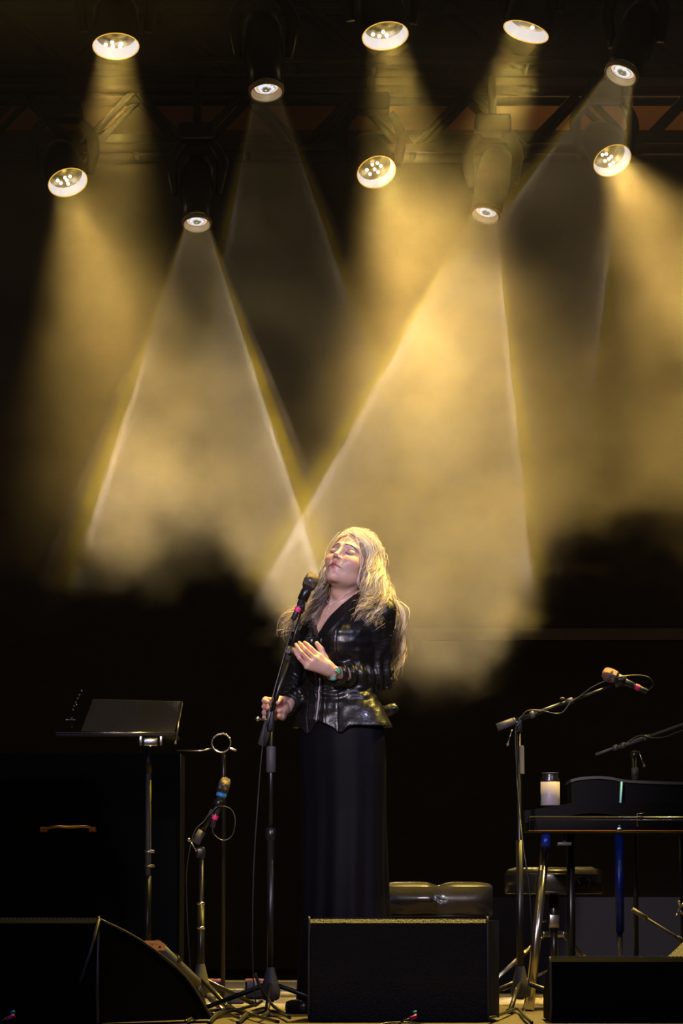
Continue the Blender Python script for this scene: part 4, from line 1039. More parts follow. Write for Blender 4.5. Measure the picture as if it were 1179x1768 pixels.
for k, (xx, yy) in enumerate(((141, 1193), (137, 1200), (134, 1206), (131, 1213), (132, 1217), (128, 1219), (126, 1226), (124, 1240))):
    MB().ball(P(xx, yy, 13.15), .0042, 8).build('bead', M_['chrome'], pr)
MB().tube([P(142, 1190, 13.15), P(132, 1212, 13.15), P(124, 1243, 13.15)], .0015, 6).build('bead_rod', M_['stand_black'], pr)
MB().box(P(122, 1243, 13.15), (.035, .02, .004), bev=.001).build('bead_foot', M_['chrome'], pr)
MB().tube([P(124, 1243, 13.15), P(124, 1270, 13.15)], .003, 6).build('support', M_['stand_black'], pr)
ring = thing('tambourine_ring', P(384, 1297, 13.0), 'small round metal ring clamped beside the stand, left of the singer', 'ring')
rc = P(382, 1283, 13.0)
MB().tube([rc + Vector((.035 * math.cos(a), .01 * math.sin(a), .035 * math.sin(a))) for a in np.linspace(0, 2 * math.pi, 40)], .0038, 8, cap=False).build('hoop', M_['chrome'], ring)
MB().box(P(402, 1294, 13.0), (.03, .012, .009), rot=Matrix.Rotation(.4, 3, 'Y'), bev=.002).build('wing_screw', M_['chrome'], ring)
for a in (60, 80, 30): MB().ball(rc + Vector((.036 * math.cos(math.radians(a)), -.003, .036 * math.sin(math.radians(a)))), .005, 8).build('hoop_stud', M_['chrome'], ring)
MB().tube([P(305, 1296, 13.0), P(348, 1296, 13.0), P(366, 1292, 13.0)], .003, 8).build('support_rod', M_['chrome'], ring)
MB().tube([P(386, 1302, 13.0), P(386, 1350, 13.02), (P(386, 1350, 13.02).x, 13.05, 0)], .008, 8).build('support_pole', M_['stand_black'], ring)

# small instrument mic on a short stand
d = 12.7
t = thing('microphone_stand', (P(347, 1700, d).x, d, 0), 'short dark microphone stand left of the singer, mic pointing up', 'mic stand')
x_ = P(347, 1600, d).x; z_ = P(347, 1468, d).z
MB().tube([(x_, d, .05), (x_, d, z_)], .009, 12).build('upper_tube', M_['stand_black'], t)
MB().tube([(x_, d, .05), (x_, d, P(347, 1557, d).z)], .013, 12).build('lower_tube', M_['stand_black'], t)
for yy in (1560, 1602): MB().lathe([(.013, -.005), (.018, 0), (.013, .005)], P(347, yy, d), (0, 0, 1), 16).build('clutch_ring', M_['chrome'], t)
tripod(t, (x_, d, 0), .30, .24, .9)
a = P(337, 1456, d - .02); b = P(381, 1380, d - .02)
MB().tube([a, a.lerp(b, .28)], .016, 16).build('counterweight', M_['rubber'], t)
MB().tube([a.lerp(b, .26), b], .009, 12).build('boom_tube', M_['stand_black'], t)
MB().tube([a.lerp(b, .62), a.lerp(b, .74)], .014, 14).build('boom_lock', M_['rubber'], t)
MB().box(P(346, 1472, d), (.035, .035, .04), bev=.008).build('boom_clutch', M_['stand_black'], t)
MB().tube([P(340, 1470, d - .03), P(328, 1452, d - .03)], .0032, 8).ball(P(326, 1450, d - .03), .007, 8).build('clutch_lever', M_['chrome'], t)
m_ = mic('microphone', P(391, 1342, d - .03), P(373, 1405, d - .03), 'instrument microphone with blue and pink bands on the short stand', band=M_['pink'], r=.021, band2=M_['blue_tape'])
MB().lathe([(.0165, 0), (.019, .003), (.019, .02), (.0165, .023)], P(376, 1392, d - .03), P(391, 1342, d - .03) - P(373, 1405, d - .03), 18).build('microphone_clip', M_['stand_black'], t)
wire('microphone_cable', [P(367, 1424, d - .03), P(369, 1440, d - .03), P(385, 1451, d - .03), P(401, 1442, d - .03), P(406, 1415, d - .03), P(398, 1397, d - .03), P(378, 1392, d - .05), P(362, 1405, d - .05), P(352, 1418, d - .05),
      P(338, 1432, d - .05), P(330, 1455, d - .05), P(323, 1495, d - .04), P(322, 1530, d), P(324, 1600, d), P(330, 1690, d)], 'thin cable looping round the short microphone stand', r=.0022)

# orange tagged folding leg and pole between left monitor and stands
t = thing('folding_strut', P(345, 1700, 12.3), 'dull black diagonal strut tagged with an orange plate', 'strut')
a = P(270, 1632, 12.2); b = P(338, 1697, 12.5)
MB().tube([a, b], .021, 14).build('strut_tube', M_['rubber'], t)
MB().tube([P(298, 1655, 12.32), P(303, 1661, 12.34)], .0235, 14).build('strut_band', M_['stand_black'], t)
MB().tube([b, (b.x + .03, b.y + .05, .0)], .014, 12).build('strut_foot', M_['stand_black'], t)
pts = [(243, 1627), (252, 1624), (276, 1624), (286, 1631), (284, 1641), (257, 1641)]
vs = [P(x, y, 12.15) for x, y in pts] + [P(x, y, 12.17) for x, y in pts]
MB().add(vs, [(0, 1, 2, 3, 4, 5), (11, 10, 9, 8, 7, 6)] + [(i, i + 6, (i + 1) % 6 + 6, (i + 1) % 6) for i in range(6)], False).build('tag_plate', M_['orange'], t, 'orange plate with scribbled marks')
for (p0, p1) in (((258, 1628), (262, 1630)), ((262, 1630), (259, 1633)), ((264, 1628), (263, 1633)), ((267, 1628), (270, 1631)), ((259, 1637), (264, 1636)), ((264, 1636), (262, 1640))):
    MB().tube([P(*p0, 12.148), P(*p1, 12.148)], .0008, 5).build('marker_stroke', M_['cable'], t)
MB().tube([P(276, 1635, 12.146), P(276, 1635, 12.152)], .004, 12).build('tag_hole', M_['cable'], t)

# cables and small boxes on the floor
rc_ = random.Random(4)
g = 'cables tangled on the floor left of the middle monitor'
cab = [((320, 1765, 11.0), (352, 1748, 11.3), (392, 1744, 11.5), (430, 1750, 11.3), (470, 1746, 11.4), (500, 1758, 11.1)),
       ((330, 1740, 11.6), (365, 1752, 11.2), (395, 1748, 11.3), (440, 1735, 11.8), (452, 1728, 12.0)),
       ((360, 1766, 10.9), (380, 1748, 11.2), (405, 1743, 11.4), (425, 1748, 11.3), (415, 1757, 11.1), (398, 1752, 11.2)),
       ((375, 1730, 12.0), (400, 1742, 11.6), (440, 1755, 11.2), (480, 1766, 10.9)),
       ((440, 1680, 11.6), (450, 1705, 11.6), (470, 1735, 11.6), (492, 1752, 11.4)),
       ((410, 1766, 10.9), (430, 1750, 11.3), (455, 1742, 11.5), (462, 1750, 11.3), (448, 1757, 11.2)),
       ((262, 1755, 11.2), (300, 1750, 11.3), (325, 1741, 11.6)),
       ((845, 1760, 11.1), (872, 1750, 11.3), (893, 1742, 11.5), (905, 1755, 11.2), (918, 1766, 10.9))]
lab = ['dark cable lying in a long low wave across the tangle', 'cable crossing the tangle upwards to the right', 'cable coiled in a small loop at the front of the tangle', 'cable slanting down to the right through the tangle',
       'cable dropping from the air beside the singer\'s stand', 'short cable loop near the foot of the singer\'s stand', 'lone cable near the left monitor, apart from the tangle', 'cable arching on the planks right of the middle monitor']
for c, l_ in zip(cab, lab):
    pts = []
    for (x, y, dd) in c:
        q = P(x, y, dd)
        if y > 1735: zt = .012 + .010; f_ = (EYE - zt) / max(EYE - q.z, 1e-3); q = Vector((q.x * f_, min(q.y * f_, 13.0), zt + .004 * rc_.random()))
        pts.append(q)
    wire('floor_cable', pts, l_, g, r=.0055)
wire('floor_cable', [P(640, 1775, 10.75), P(665, 1767, 10.78), P(690, 1765.5, 10.8), P(712, 1766, 10.8), P(735, 1770, 10.76)], 'thin cable arching in front of the middle monitor', r=.003)
for (px_, py_, m1, m2, l_) in ((713, 1757, 'pink', 'blue_tape', 'tiny pink and blue cable plug in front of the middle monitor'), (18, 1757, 'pink', 'blue_tape', 'tiny pink and blue cable plug in front of the left monitor')):
    c = P(px_, py_, 10.55 if px_ > 100 else 10.1); t = thing('cable_plug', (c.x, c.y, 0), l_, 'plug')
    MB().tube([c + Vector((-.010, 0, -.004)), c + Vector((.012, 0, .006))], .0055, 10).build('pink_sleeve', M_[m1], t)
    MB().tube([c + Vector((.0, .01, .013)), c + Vector((.012, .01, .016))], .0055, 10).build('blue_sleeve', M_[m2], t)
    MB().tube([c + Vector((-.010, 0, -.004)), c + Vector((-.03, .01, -.01)), (c.x - .05, c.y + .03, .006)], .003, 8).build('plug_cable', M_['cable'], t)
# chrome rod and dark wedge by the left stands
def boxthing(name, px, py, D, size, m, label, cat, group=None, rz=0.0, extra=None, onfloor=False):
    c = P(px, py, D); 
    if onfloor: c = Vector((c.x, c.y, size[2] / 2 + .008))
    t = thing(name, (c.x, c.y, c.z - size[2] / 2), label, cat, group)
    MB().box(c, size, rot=Matrix.Rotation(rz, 3, 'Z'), bev=min(size) * .12).build('casing', m, t)
    return t, c
M_['red_trim'] = mat('red_amber_trim', (0.75, 0.22, 0.12), 0.4, noise=0.3)
for (x0_, x1_, D, lb) in ((349, 382, 14.2, 'low black box with a reddish top rim, behind the left stands'), (425, 478, 14.0, 'low black box with a reddish top rim, behind the singer\'s stand')):
    c = P((x0_ + x1_) / 2, 1712, D); w_ = (P(x1_, 0, D) - P(x0_, 0, D)).x; top = P(0, 1690, D).z
    t, c = boxthing('effects_box', (x0_ + x1_) / 2, 1712, D, (w_, .16, top - .01), M_['stand_black'], lb, 'box', 'low boxes on the floor', onfloor=True)
    MB().box((c.x, D - .078, top - .004), (w_, .012, .011), bev=.002).build('rim', M_['red_trim'], t, 'reddish rim')
    MB().ball((c.x + .02, D - .085, top - .06), .008, 8).build('indicator', M_['red_trim'], t)
    MB().box((c.x + .01, D - .083, top - .085), (w_ * .6, .006, .010), bev=.002).build('slot', M_['white_paint'], t)
t, c = boxthing('adapter_box', 402, 1733, 13.25, (.085, .10, .055), M_['edge_metal'], 'little grey adapter with an amber end among the floor cables', 'box', onfloor=True)
MB().box(c + Vector((.036, -.048, .01)), (.012, .01, .02), bev=.002).build('amber_end', M_['amber'], t)
MB().box(c + Vector((0, -.052, .018)), (.06, .006, .006)).build('ridge', M_['chrome'], t)
t = thing('fallen_rod', P(385, 1745, 11.9), 'short shiny rod lying slanted at the foot of the short stand', 'rod')
MB().tube([P(364, 1722, 12.3), P(384, 1746, 11.9)], .009, 12).build('rod', M_['chrome'], t)
MB().tube([P(362, 1720, 12.33), P(367, 1726, 12.25)], .0125, 12).build('rod_end', M_['rubber'], t)

# ---------------- piano bench behind the middle monitor
D = 12.9
c = P(757, 1560, D); w_ = (P(843, 0, D) - P(655, 0, D)).x; x0_ = P(655, 0, D).x; ztop = P(0, 1522, D).z; zb = P(0, 1583, D).z
t = thing('piano_bench', (x0_ + w_ / 2, D + .17, 0), 'tufted black vinyl piano bench behind the middle monitor', 'bench')
def cushion():
    nx, ny = 56, 20; vs = []; top = []
    for j in range(ny + 1):
        for i in range(nx + 1):
            u = i / nx; v = j / ny; x = x0_ + w_ * u; y = D + .34 * v
            e = (1 - abs(2 * u - 1) ** 7) ** .5; e2 = (1 - abs(2 * v - 1) ** 11) ** .5
            h = (.040 + .018 * e * e2)
            cr = math.exp(-((u - .515) * 14) ** 2); h -= .012 * cr
            for bu in (.515,):
                for bv in (.25, .75): h -= .010 * math.exp(-(((u - bu) * w_) ** 2 + ((v - bv) * .34) ** 2) / .0007)
            vs.append((x, y, ztop - .058 + h))
    n = nx + 1; fs = [(j * n + i, j * n + i + 1, (j + 1) * n + i + 1, (j + 1) * n + i) for j in range(ny) for i in range(nx)]
    MB().add(vs, fs).build('cushion_top', M_['vinyl'], t)
    # bulging front face
    vs = []; nz = 16
    for j in range(nz + 1):
        for i in range(nx + 1):
            u = i / nx; v = j / nz; x = x0_ + w_ * u; bulge = .020 * math.sin(math.pi * v) * (1 - abs(2 * u - 1) ** 8)
            dr_ = math.hypot((u - .515) * w_, (v - .45) * .11)
            rip = .0035 * math.cos(dr_ * 900) * (dr_ < .024) - .008 * math.exp(-(dr_ / .006) ** 2)
            z = ztop - .018 - .108 * v + .004 * math.sin(u * 20) * (v > .6)
            vs.append((x, D - bulge - rip, z))
    fs = [(j * n + i, (j + 1) * n + i, (j + 1) * n + i + 1, j * n + i + 1) for j in range(nz) for i in range(nx)]
    MB().add(vs, fs).build('cushion_front', M_['vinyl'], t, 'black vinyl front with a round ringed button')
cushion()
zs_ = ztop - .126
MB().tube([(x0_ + .006, D - .004, zs_), (x0_ + w_ - .006, D - .004, zs_)], .004, 8).build('seam_piping', M_['vinyl'], t)
MB().box((x0_ + w_ / 2, D + .17, zs_ - .035), (w_ - .03, .32, .07), bev=.006).build('bench_frame', M_['stand_black'], t)
MB().box((x0_ + w_ / 2, D + .17, ztop - .09), (w_ - .03, .31, .06)).build('cushion_core', M_['vinyl'], t)
for sx in (.04, w_ - .04):
    for sy in (.04, .30): MB().tube([(x0_ + sx, D + sy, zs_ - .06), (x0_ + sx, D + sy, .005)], .016, 10).build('leg', M_['stand_black'], t)

# ---------------- drum throne
D = 13.0; c = P(961, 1518, D); R_ = (P(1045, 0, D) - P(878, 0, D)).x / 2; zt = P(0, 1497, D).z; zl_ = P(0, 1543, D).z
t = thing('drum_throne', (c.x, D + R_, 0), 'round drum throne whose seat is patched and torn, under the keyboard', 'stool')
cc = Vector((c.x, D + R_, 0)); hh = zt - zl_
MB().lathe([(.001, zt), (R_ * .80, zt), (R_ * .93, zt - .006), (R_ * .985, zt - .018), (R_, zt - .03), (R_ * 1.0, zl_ + .008), (R_ * .97, zl_), (.001, zl_)], cc, (0, 0, 1), 64).build('seat', M_['vinyl'], t)
MB().lathe([(R_ * .99, zt - .024), (R_ * 1.012, zt - .027), (R_ * .99, zt - .030)], cc, (0, 0, 1), 64).build('seat_piping', M_['vinyl'], t)
MB().lathe([(R_ * .99, zl_ + .010), (R_ * 1.012, zl_ + .006), (R_ * .99, zl_ + .002)], cc, (0, 0, 1), 64).build('seat_piping', M_['vinyl'], t)
M_['tape'] = mat('grey_gaffer_tape', (0.20, 0.17, 0.13), 0.45, noise=0.4, nscale=40, bump=0.3)
vs = []; 
for a_ in np.linspace(-75, -32, 14):
    for rr_ in (.60, .75, .88, .935, .992, 1.003): 
        q = math.radians(a_); hz_ = zt + .002 if rr_ < .9 else (zt - .004 if rr_ < .95 else (zt - .016 if rr_ < 1 else zt - .03))
        vs.append(cc + Vector((R_ * rr_ * math.cos(q), R_ * rr_ * math.sin(q), hz_)))
MB().add(vs, [(i * 6 + k, (i + 1) * 6 + k, (i + 1) * 6 + k + 1, i * 6 + k + 1) for i in range(13) for k in range(5)]).build('tape_patch', M_['tape'], t, 'grey tape patch')
def rim_pt(a_, dz): q = math.radians(a_); return cc + Vector((R_ * 1.006 * math.cos(q), R_ * 1.006 * math.sin(q), zt - dz))
for tr in ([(-70, .03), (-73, .042), (-75, .055), (-78, .07)], [(-70, .033), (-66, .036), (-60, .034)], [(-68, .036), (-64, .05), (-62, .062)], [(-52, .04), (-47, .055), (-50, .075)]):
    MB().tube(catmull([rim_pt(*q) for q in tr], 4), .0016, 6).build('tear', M_['tape'], t, 'pale frayed tear')
MB().tube([(cc.x, cc.y, zl_), (cc.x, cc.y, zl_ - .14)], .018, 16).build('spindle', M_['stand_black'], t)
zc = P(0, 1590, cc.y).z
MB().box((cc.x, cc.y, zc), (.040, .045, .052), bev=.005).build('collar_block', M_['chrome'], t)
MB().tube([(cc.x - .03, cc.y - .03, zc), (cc.x - .055, cc.y - .04, zc)], .006, 10).ball((cc.x - .06, cc.y - .042, zc), .009, 8).build('wing_bolt', M_['chrome'], t)
MB().tube([(cc.x, cc.y, zc), (cc.x, cc.y, .12)], .013, 14).build('centre_post', M_['stand_black'], t)
for k, a_ in enumerate((200, 330, 85)):
    d_ = Vector((math.cos(math.radians(a_)), math.sin(math.radians(a_)), 0))
    hinge = cc + d_ * .035 + Vector((0, 0, zc - .05)); foot = cc + d_ * (.30 if k else .34) + Vector((0, 0, .02))
    sd = d_.cross(Vector((0, 0, 1)))
    for s_ in (-1, 1): MB().tube([hinge + sd * .009 * s_, foot + sd * .009 * s_], .0048, 8).build('leg', M_['chrome'], t)
    MB().box(hinge, (.03, .03, .022), rot=Matrix.Rotation(math.radians(a_), 3, 'Z'), bev=.003).build('leg_bracket', M_['chrome'], t)
    MB().tube([cc + Vector((0, 0, .14)), cc.lerp(foot, .62) + Vector((0, 0, .05))], .0045, 8).build('leg_strut', M_['chrome'], t)
    MB().tube([foot - d_ * .02, foot + d_ * .012 + Vector((0, 0, -.008))], .013, 12).build('rubber_foot', M_['rubber'], t)

# ---------------- electric piano: body, lid with rounded left end, legs
D = 12.35
xa = P(904, 0, D).x; xb = P(1420, 0, D).x; z1 = P(0, 1409, D).z; z2 = P(0, 1434, D).z; dep = .40
t = thing('electric_piano', ((xa + xb) / 2, D + dep / 2, 0), 'black stage piano with a domed lid on slanting blue lit legs', 'keyboard')
MB().box(((xa + xb) / 2, D + dep / 2, (z1 + z2) / 2), (xb - xa, dep, z1 - z2), bev=.006).build('body_case', M_['piano_black'], t)
for yy in (1411, 1415.5): z = P(0, yy, D).z; MB().tube([(xa, D - .001, z), (xb, D - .001, z)], .0014, 6).build('metal_strip', M_['chrome'], t)
MB().tube([(xa, D, z2), (xb, D, z2)], .002, 6).build('bottom_edge', M_['amber'], t)
# music ledge sweeping up to the left end, flat-topped
def arc_slab(name, pts, y0, y1, th, m_):
    n = len(pts); vs = [Vector((p.x, y0, p.z)) for p in pts] + [Vector((p.x, y1, p.z)) for p in pts] + [Vector((p.x, y0, p.z - th)) for p in pts] + [Vector((p.x, y1, p.z - th)) for p in pts]
    fs = []
    for i in range(n - 1):
        fs += [(i, i + 1, n + i + 1, n + i), (2 * n + i + 1, 2 * n + i, 3 * n + i, 3 * n + i + 1), (2 * n + i, 2 * n + i + 1, i + 1, i), (n + i, n + i + 1, 3 * n + i + 1, 3 * n + i)]
    fs += [(0, n, 3 * n, 2 * n), (n - 1, 3 * n - 1, 4 * n - 1, 2 * n - 1)]
    return MB().add(vs, fs, False).build(name, m_, t)
arc_slab('lower_ledge', catmull([P(x, y, D) for x, y in ((906, 1399), (935, 1395), (965, 1390), (1000, 1384), (1030, 1382), (1074, 1386), (1120, 1386), (1420, 1386))], 5), D + .01, D + .20, P(0, 1388, D).z - P(0, 1410, D).z, M_['piano_black'])
lidp = catmull([P(x, y, D + .20) for x, y in ((983, 1347), (1000, 1343), (1030, 1341), (1055, 1343), (1075, 1347), (1110, 1349), (1180, 1351), (1420, 1354))], 5)
arc_slab('lid', lidp, D + .14, D + .42, .010, M_['edge_metal'])
# lid front wall and side
vs = []; fs = []
for i, p in enumerate(lidp): vs += [Vector((p.x + .004, D + .15, p.z - .008)), Vector((p.x + .004, D + .15, P(0, 1390, D).z))]
for i in range(len(lidp) - 1): fs.append((2 * i, 2 * i + 1, 2 * i + 3, 2 * i + 2))
n = len(vs); vs += [v + Vector((0, .24, 0)) for v in vs]; fs += [tuple(i + n for i in reversed(f)) for f in fs]
fs += [(0, n, n + 1, 1), (n - 2, n - 1, 2 * n - 1, 2 * n - 2)]
MB().add(vs, fs, False).build('upper_case', M_['piano_black'], t)
MB().tube([P(1073, 1350, D + .12), P(1071, 1385, D + .10), P(1069, 1428, D - .003)], .0045, 8).build('corner_strap', M_['blue_tape'], t, 'bluish corner edging')
MB().box(P(1069, 1433, D - .004), (.018, .010, .014), bev=.003).build('corner_catch', M_['chrome'], t)
MB().tube([P(1112, 1404, D - .006), P(1100, 1405, D - .006), P(1100, 1425, D - .006), P(1103, 1427, D - .006)], .0016, 6).build('latch_loop', M_['chrome'], t)
for yy in (1410, 1416): MB().box(P(1105, yy, D - .006), (.020, .006, .004), bev=.001).build('latch_tab', M_['chrome'], t)
def leg(p0, p1, r0, m_, nm='leg'):
    MB().tube([p0, p1], r0, 14).build(nm, m_, t)
a = P(943, 1440, D + .04); f_ = P(918, 1700, D - .12); dr_ = (f_ - a); f_ = a + dr_ * ((a.z - .01) / (a.z - f_.z))
leg(a, f_, .0165, M_['chrome']); leg(a + Vector((0, 0, .0)), a + dr_ * .09, .0175, M_['leg_blue_light'], 'leg_collar')
a = P(1069, 1440, D + .04); f_ = P(1070, 1640, D + .04); dr_ = f_ - a; f_ = a + dr_ * ((a.z - .01) / (a.z - f_.z))
leg(a, a + dr_ * .85, .0160, M_['leg_blue_light'], 'leg'); leg(a + dr_ * .84, f_, .0105, M_['chrome'], 'leg_tube')
for (x, dd) in ((1330, .04), (1330, .34), (985, .36), (1180, .36)): q = P(x, 1440, D + dd); leg(q, Vector((q.x, q.y, .01)), .015, M_['stand_black'])
b = P(974, 1457, D + .1); MB().box(b, (.05, .05, .012), bev=.002).build('pedal_bracket', M_['edge_metal'], t)
MB().box(b + Vector((0, 0, .02)), (.012, .012, .03)).build('bracket_post', M_['stand_black'], t)

# insulated mug standing on the ledge
D2 = D + .06
c0 = P(950, 1391, D2); Rm = (P(966.5, 0, D2) - P(934, 0, D2)).x / 2; hz1 = P(0, 1350, D2).z - c0.z; hz2 = P(0, 1335, D2).z - c0.z
t = thing('travel_mug', c0, 'pale insulated can with a dark screw lid standing on the keyboard', 'mug')
MB().lathe([(.001, 0), (Rm * .97, 0), (Rm, .002), (Rm, hz1), (Rm * .9, hz1 + .001)], c0, (0, 0, 1), 40).build('cup_body', M_['can_white'], t)
MB().lathe([(Rm * .96, hz1), (Rm * .97, hz1 + .006), (Rm * .84, hz2 - .010), (Rm * .83, hz2 - .006), (Rm * .84, hz2), (.001, hz2)], c0, (0, 0, 1), 40).build('lid', M_['vinyl'], t)
MB().lathe([(Rm * .84, hz2 - .002), (Rm * .88, hz2), (Rm * .84, hz2 + .002)], c0, (0, 0, 1), 40).build('lid_rim', M_['edge_metal'], t)

# ---------------- boom stand with vocal mic over the keyboard
D = 12.15
x_ = P(897, 1500, D).x
t = thing('microphone_stand', (x_, D, 0), 'tall boom stand at the keyboard, long boom rising to the right', 'mic stand')
MB().tube([(x_, D, .05), (x_, D, P(0, 1262, D).z)], .0070, 12).build('upper_tube', M_['stand_black'], t)
MB().tube([(x_, D, .05), (x_, D, .60)], .0125, 12).build('lower_tube', M_['stand_black'], t)
MB().lathe([(.012, 0), (.0105, .002), (.0105, .094), (.008, .098)], P(900, 1336, D), (0, 0, 1), 20).build('height_clutch', M_['rubber'], t)
tripod(t, (x_, D, 0), .30, .24, .35)
a = P(858, 1256, D - .03); b = P(1066, 1181, D - .03)
MB().tube([a, a.lerp(b, .135)], .0135, 16).build('counterweight', M_['rubber'], t)
MB().lathe([(.0001, -.0012), (.005, -.001), (.008, 0)], a, b - a, 16).build('weight_end_cap', M_['cable'], t)
MB().tube([a.lerp(b, .13), a.lerp(b, .62)], .0085, 12).build('boom_tube', M_['stand_black'], t)
MB().tube([a.lerp(b, .60), b], .0056, 12).build('boom_rod', M_['stand_black'], t)
for f0, f1, r_ in ((.13, .155, .0125), (.275, .31, .0125), (.58, .63, .0115)): MB().tube([a.lerp(b, f0), a.lerp(b, f1)], r_, 14).build('boom_collar', M_['rubber'], t)
q = a.lerp(b, .57) + Vector((-.012, -.005, .014)); MB().ball(q, .007, 8, (1.3, 1, .8)).build('lock_knob', M_['rubber'], t)
pv = a.lerp(b, .175)
MB().box(((pv.x + x_) / 2, D - .02, (pv.z + P(0, 1262, D).z) / 2), (.026, .035, .045), bev=.006).build('boom_clutch', M_['stand_black'], t)
MB().tube([P(884, 1260, D - .05), P(877, 1282, D - .05)], .0022, 8).ball(P(876.5, 1285, D - .05), .0062, 8).build('clutch_lever', M_['chrome'], t)
mt_ = P(1040, 1160, D - .04); ml = P(1094, 1184, D - .04)
MB().tube([b - (b - a).normalized() * .01, b + (b - a).normalized() * .012], .0115, 14).build('clip_joint', M_['rubber'], t)
MB().lathe([(.0165, 0), (.019, .002), (.019, .03), (.0165, .032)], ml.lerp(mt_, .28), mt_ - ml, 20).build('microphone_clip', M_['stand_black'], t)
MB().tube([b, ml.lerp(mt_, .38) + Vector((0, 0, -.012))], .008, 10).build('swivel_joint', M_['stand_black'], t)
M_['bronze_mesh'] = mat('bronze_grille', (0.30, 0.17, 0.14), 0.4, 0.7, bump=0.6, bscale=500)
mic('microphone', mt_, ml, 'bronze headed vocal microphone at the end of the long boom', band=M_['pink'], r=.0245, mesh=M_['bronze_mesh'])
e_ = ml + (ml - mt_).normalized() * .05
wire('microphone_cable', [e_, P(1122, 1190, D - .045), P(1128, 1182, D - .05), P(1120, 1170, D - .06), P(1098, 1166, D - .06), P(1060, 1171, D - .06), P(1025, 1185, D - .055), P(1000, 1203, D - .045), P(985, 1213, D - .05), P(972, 1229, D - .05), P(958, 1232, D - .05),
      P(935, 1227, D - .055), P(912, 1227, D - .055), P(902, 1235, D - .06), P(895, 1245, D - .06), P(890, 1262, D - .05), P(891, 1310, D - .05), P(894, 1370, D - .06), P(903, 1460, D - .20), P(914, 1540, D - .22), P(918, 1640, D - .22), P(912, 1700, D - .2), P(902, 1745, D - .25)],
     'cable looping off the long boom and hanging down past the keyboard', r=.0022)

# second boom stand behind the keyboard
D = 12.95
x_ = P(1096, 1400, D).x
t = thing('microphone_stand', (x_, D, 0), 'boom stand behind the keyboard whose boom leaves the right edge', 'mic stand')
MB().tube([(x_, D, .05), (x_, D, P(0, 1300, D).z)], .0095, 12).build('upper_tube', M_['stand_black'], t)
tripod(t, (x_, D, 0), .30, .24, .1)
MB().tube([P(1028, 1303, D - .03), P(1062, 1291, D - .03)], .0055, 10).build('boom_rod', M_['rubber'], t)
MB().tube([P(1058, 1293, D - .03), P(1122, 1271, D - .03)], .0080, 12).build('boom_tube', M_['rubber'], t)
MB().tube([P(1118, 1272, D - .03), P(1260, 1222, D - .03)], .0055, 10).build('boom_rod', M_['rubber'], t)
for px_, py_ in ((1062, 1291), (1075, 1287), (1113, 1274)): MB().tube([P(px_ - 3, py_ + 1, D - .03), P(px_ + 4, py_ - 1.3, D - .03)], .011, 12).build('boom_collar', M_['edge_metal'], t)
MB().ball(P(1095, 1303, D - .03), .016, 12).build('boom_clutch', M_['stand_black'], t)
MB().tube([P(1102, 1296, D - .05), P(1111, 1319, D - .05)], .0028, 8).ball(P(1112, 1322, D - .05), .006, 8).build('clutch_lever', M_['chrome'], t)
MB().lathe([(.011, 0), (.013, .002), (.013, .04), (.010, .042)], P(1096, 1345, D), (0, 0, 1), 18).build('height_clutch', M_['rubber'], t)
wire('boom_cable', [P(1085, 1280, D - .05), P(1105, 1270, D - .05), P(1125, 1274, D - .05), P(1150, 1272, D - .05), P(1170, 1264, D - .05), P(1230, 1245, D - .05)], 'cable sagging along the boom at the right edge', r=.0025)

# mic peeping out behind the singer's hip
t = mic('microphone', P(687, 1220, 12.6), P(660, 1231, 12.6), 'silver topped microphone peeping out behind the jacket hem', r=.020, mesh=M_['mic_body'])
t = thing('microphone_stand', (P(655, 1500, 12.62).x, 12.62, 0), 'dark stand hidden behind the skirt, carrying the half hidden microphone', 'mic stand')
x_ = P(655, 1500, 12.62).x; zt_ = P(655, 1236, 12.62).z
MB().tube([(x_, 12.62, .05), (x_, 12.62, zt_)], .008, 12).build('upper_tube', M_['stand_black'], t); MB().lathe([(.012, 0), (.015, .004), (.015, .03), (.012, .034)], P(663, 1231.5, 12.6), P(687, 1220, 12.6) - P(660, 1231, 12.6), 16).build('microphone_clip', M_['stand_black'], t)
tripod(t, (x_, 12.62, 0), .28, .24, .2)

# short boom by the right monitor and tilted chrome grille beside it
D = 11.9
t = thing('microphone_stand', (P(1172, 1760, D).x, D, 0), 'low stand with a grey tipped boom behind the right monitor', 'mic stand')
a = P(1091, 1570, D); b = P(1190, 1632, D)
MB().tube([a, a.lerp(b, .25)], .0085, 12).build('grip', M_['tape'], t)
MB().tube([a.lerp(b, .24), b], .0052, 10).build('boom_rod', M_['rubber'], t)
MB().lathe([(.0075, -.01), (.010, 0), (.0075, .01)], a.lerp(b, .82), b - a, 14).build('boom_collar', M_['rubber'], t)
MB().tube([b, (b.x, D, .05)], .009, 10).build('upper_tube', M_['stand_black'], t)
tripod(t, (b.x, D, 0), .22, .2, .4)
t = thing('drum_hardware', (P(1176, 1700, 12.3).x, 12.3, 0), 'chrome wing clamp on a dark post at the right edge', 'clamp')
x_ = P(1176, 0, 12.3).x
MB().tube([(x_, 12.3, .0), (x_, 12.3, P(0, 1560, 12.3).z)], .009, 10).build('post', M_['stand_black'], t)
for (q0, q1) in (((1172, 1558), (1174, 1566)), ((1168, 1580), (1173, 1568)), ((1172, 1569), (1180, 1580)), ((1174, 1566), (1181, 1560))): MB().tube([P(*q0, 12.28), P(*q1, 12.28)], .0045, 8).ball(P(*q0, 12.28), .006, 8).build('wing', M_['chrome'], t)
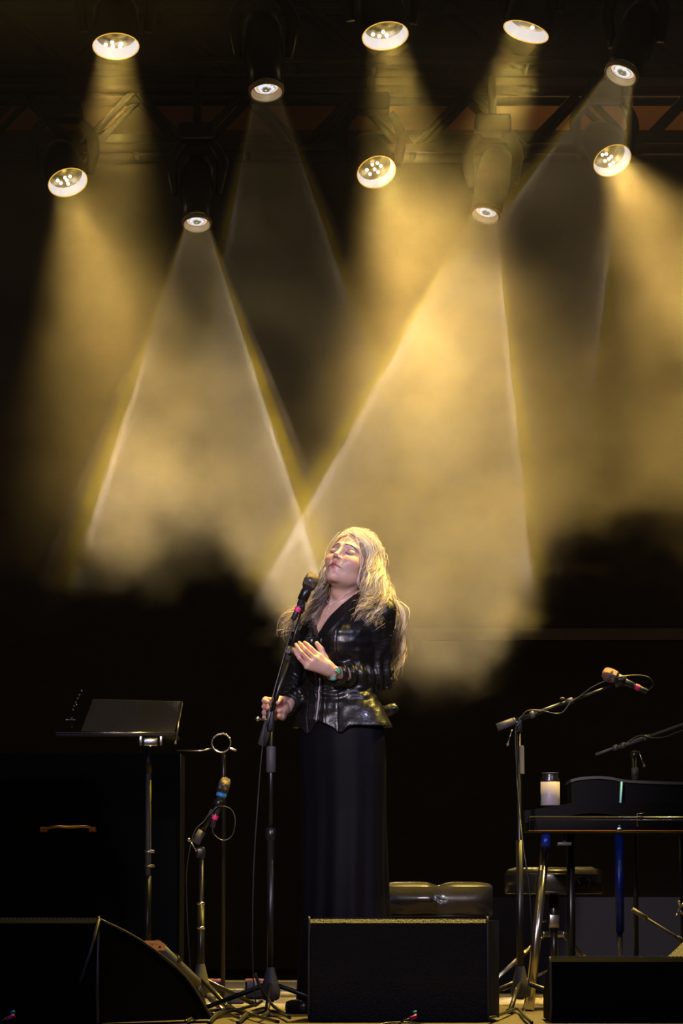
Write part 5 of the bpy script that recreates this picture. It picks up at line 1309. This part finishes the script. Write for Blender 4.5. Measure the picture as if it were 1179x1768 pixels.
t = thing('tilted_speaker', P(1179, 1652, 11.6), 'gold edged perforated grille leaning behind the right monitor', 'speaker')
vs = [P(1148, 1656, 11.5), P(1188, 1618, 11.6), P(1262, 1640, 11.7), P(1222, 1668, 11.5)]; vs = [Vector(v) for v in vs] + [Vector(v) + Vector((0, .03, -.10)) for v in vs]
MB().add(vs, [(3, 2, 1, 0), (4, 5, 6, 7), (0, 1, 5, 4), (1, 2, 6, 5), (2, 3, 7, 6), (3, 0, 4, 7)], False).build('cabinet', M_['grille'], t)
gm = MB(); 
for i in range(7):
    for k in range(12):
        u, v_ = (i + .5) / 7, (k + .5) / 12; gm.ball(vs[0].lerp(vs[1], u).lerp(vs[3].lerp(vs[2], u), v_), .0022, 3)
put(gm.build('grille_holes', M_['cable'], t), kind='stuff')
MB().box((P(1205, 1700, 11.62).x, 11.66, .11), (.12, .10, .22)).build('speaker_foot', M_['cab_paint'], t)

# low riser at the back right with a pale top edge, small brass rail on the left
c0 = P(850, 1549, 15.5); 
MB().box((c0.x + 1.2, 16.0, c0.z / 2), (2.6, 1.0, c0.z)).build('platform', mat('riser_cloth', (0.032, 0.030, 0.038), 0.8, noise=0.3, nscale=3), None, 'low grey riser along the back of the stage', 'riser')
bpy.data.objects['platform'].name = 'stage_riser'
z = P(0, 1430, 14.0).z; xa = P(88, 0, 14.0).x; xb = P(170, 0, 14.0).x
t = thing('piano_case', ((xa + xb) / 2, 14.2, 0), 'black upright case whose brass handle glints at the far left', 'case')
MB().box(((xa + xb) / 2, 14.25, .50), (.9, .40, .98)).build('case_body', M_['dull_black'], t)
MB().tube(catmull([(xa, 14.04, z - .004), (xa + .05, 14.03, z + .006), ((xa + xb) / 2, 14.03, z + .004), (xb - .02, 14.03, z + .006), (xb, 14.04, z - .003)], 5), .007, 8).build('brass_handle', mat('brass', (0.8, 0.5, 0.12), 0.3, 0.9, noise=0.3), t)
for xx in (xa, xb): MB().box((xx, 14.045, z - .004), (.03, .02, .02), bev=.003).build('handle_mount', M_['amber'], t)
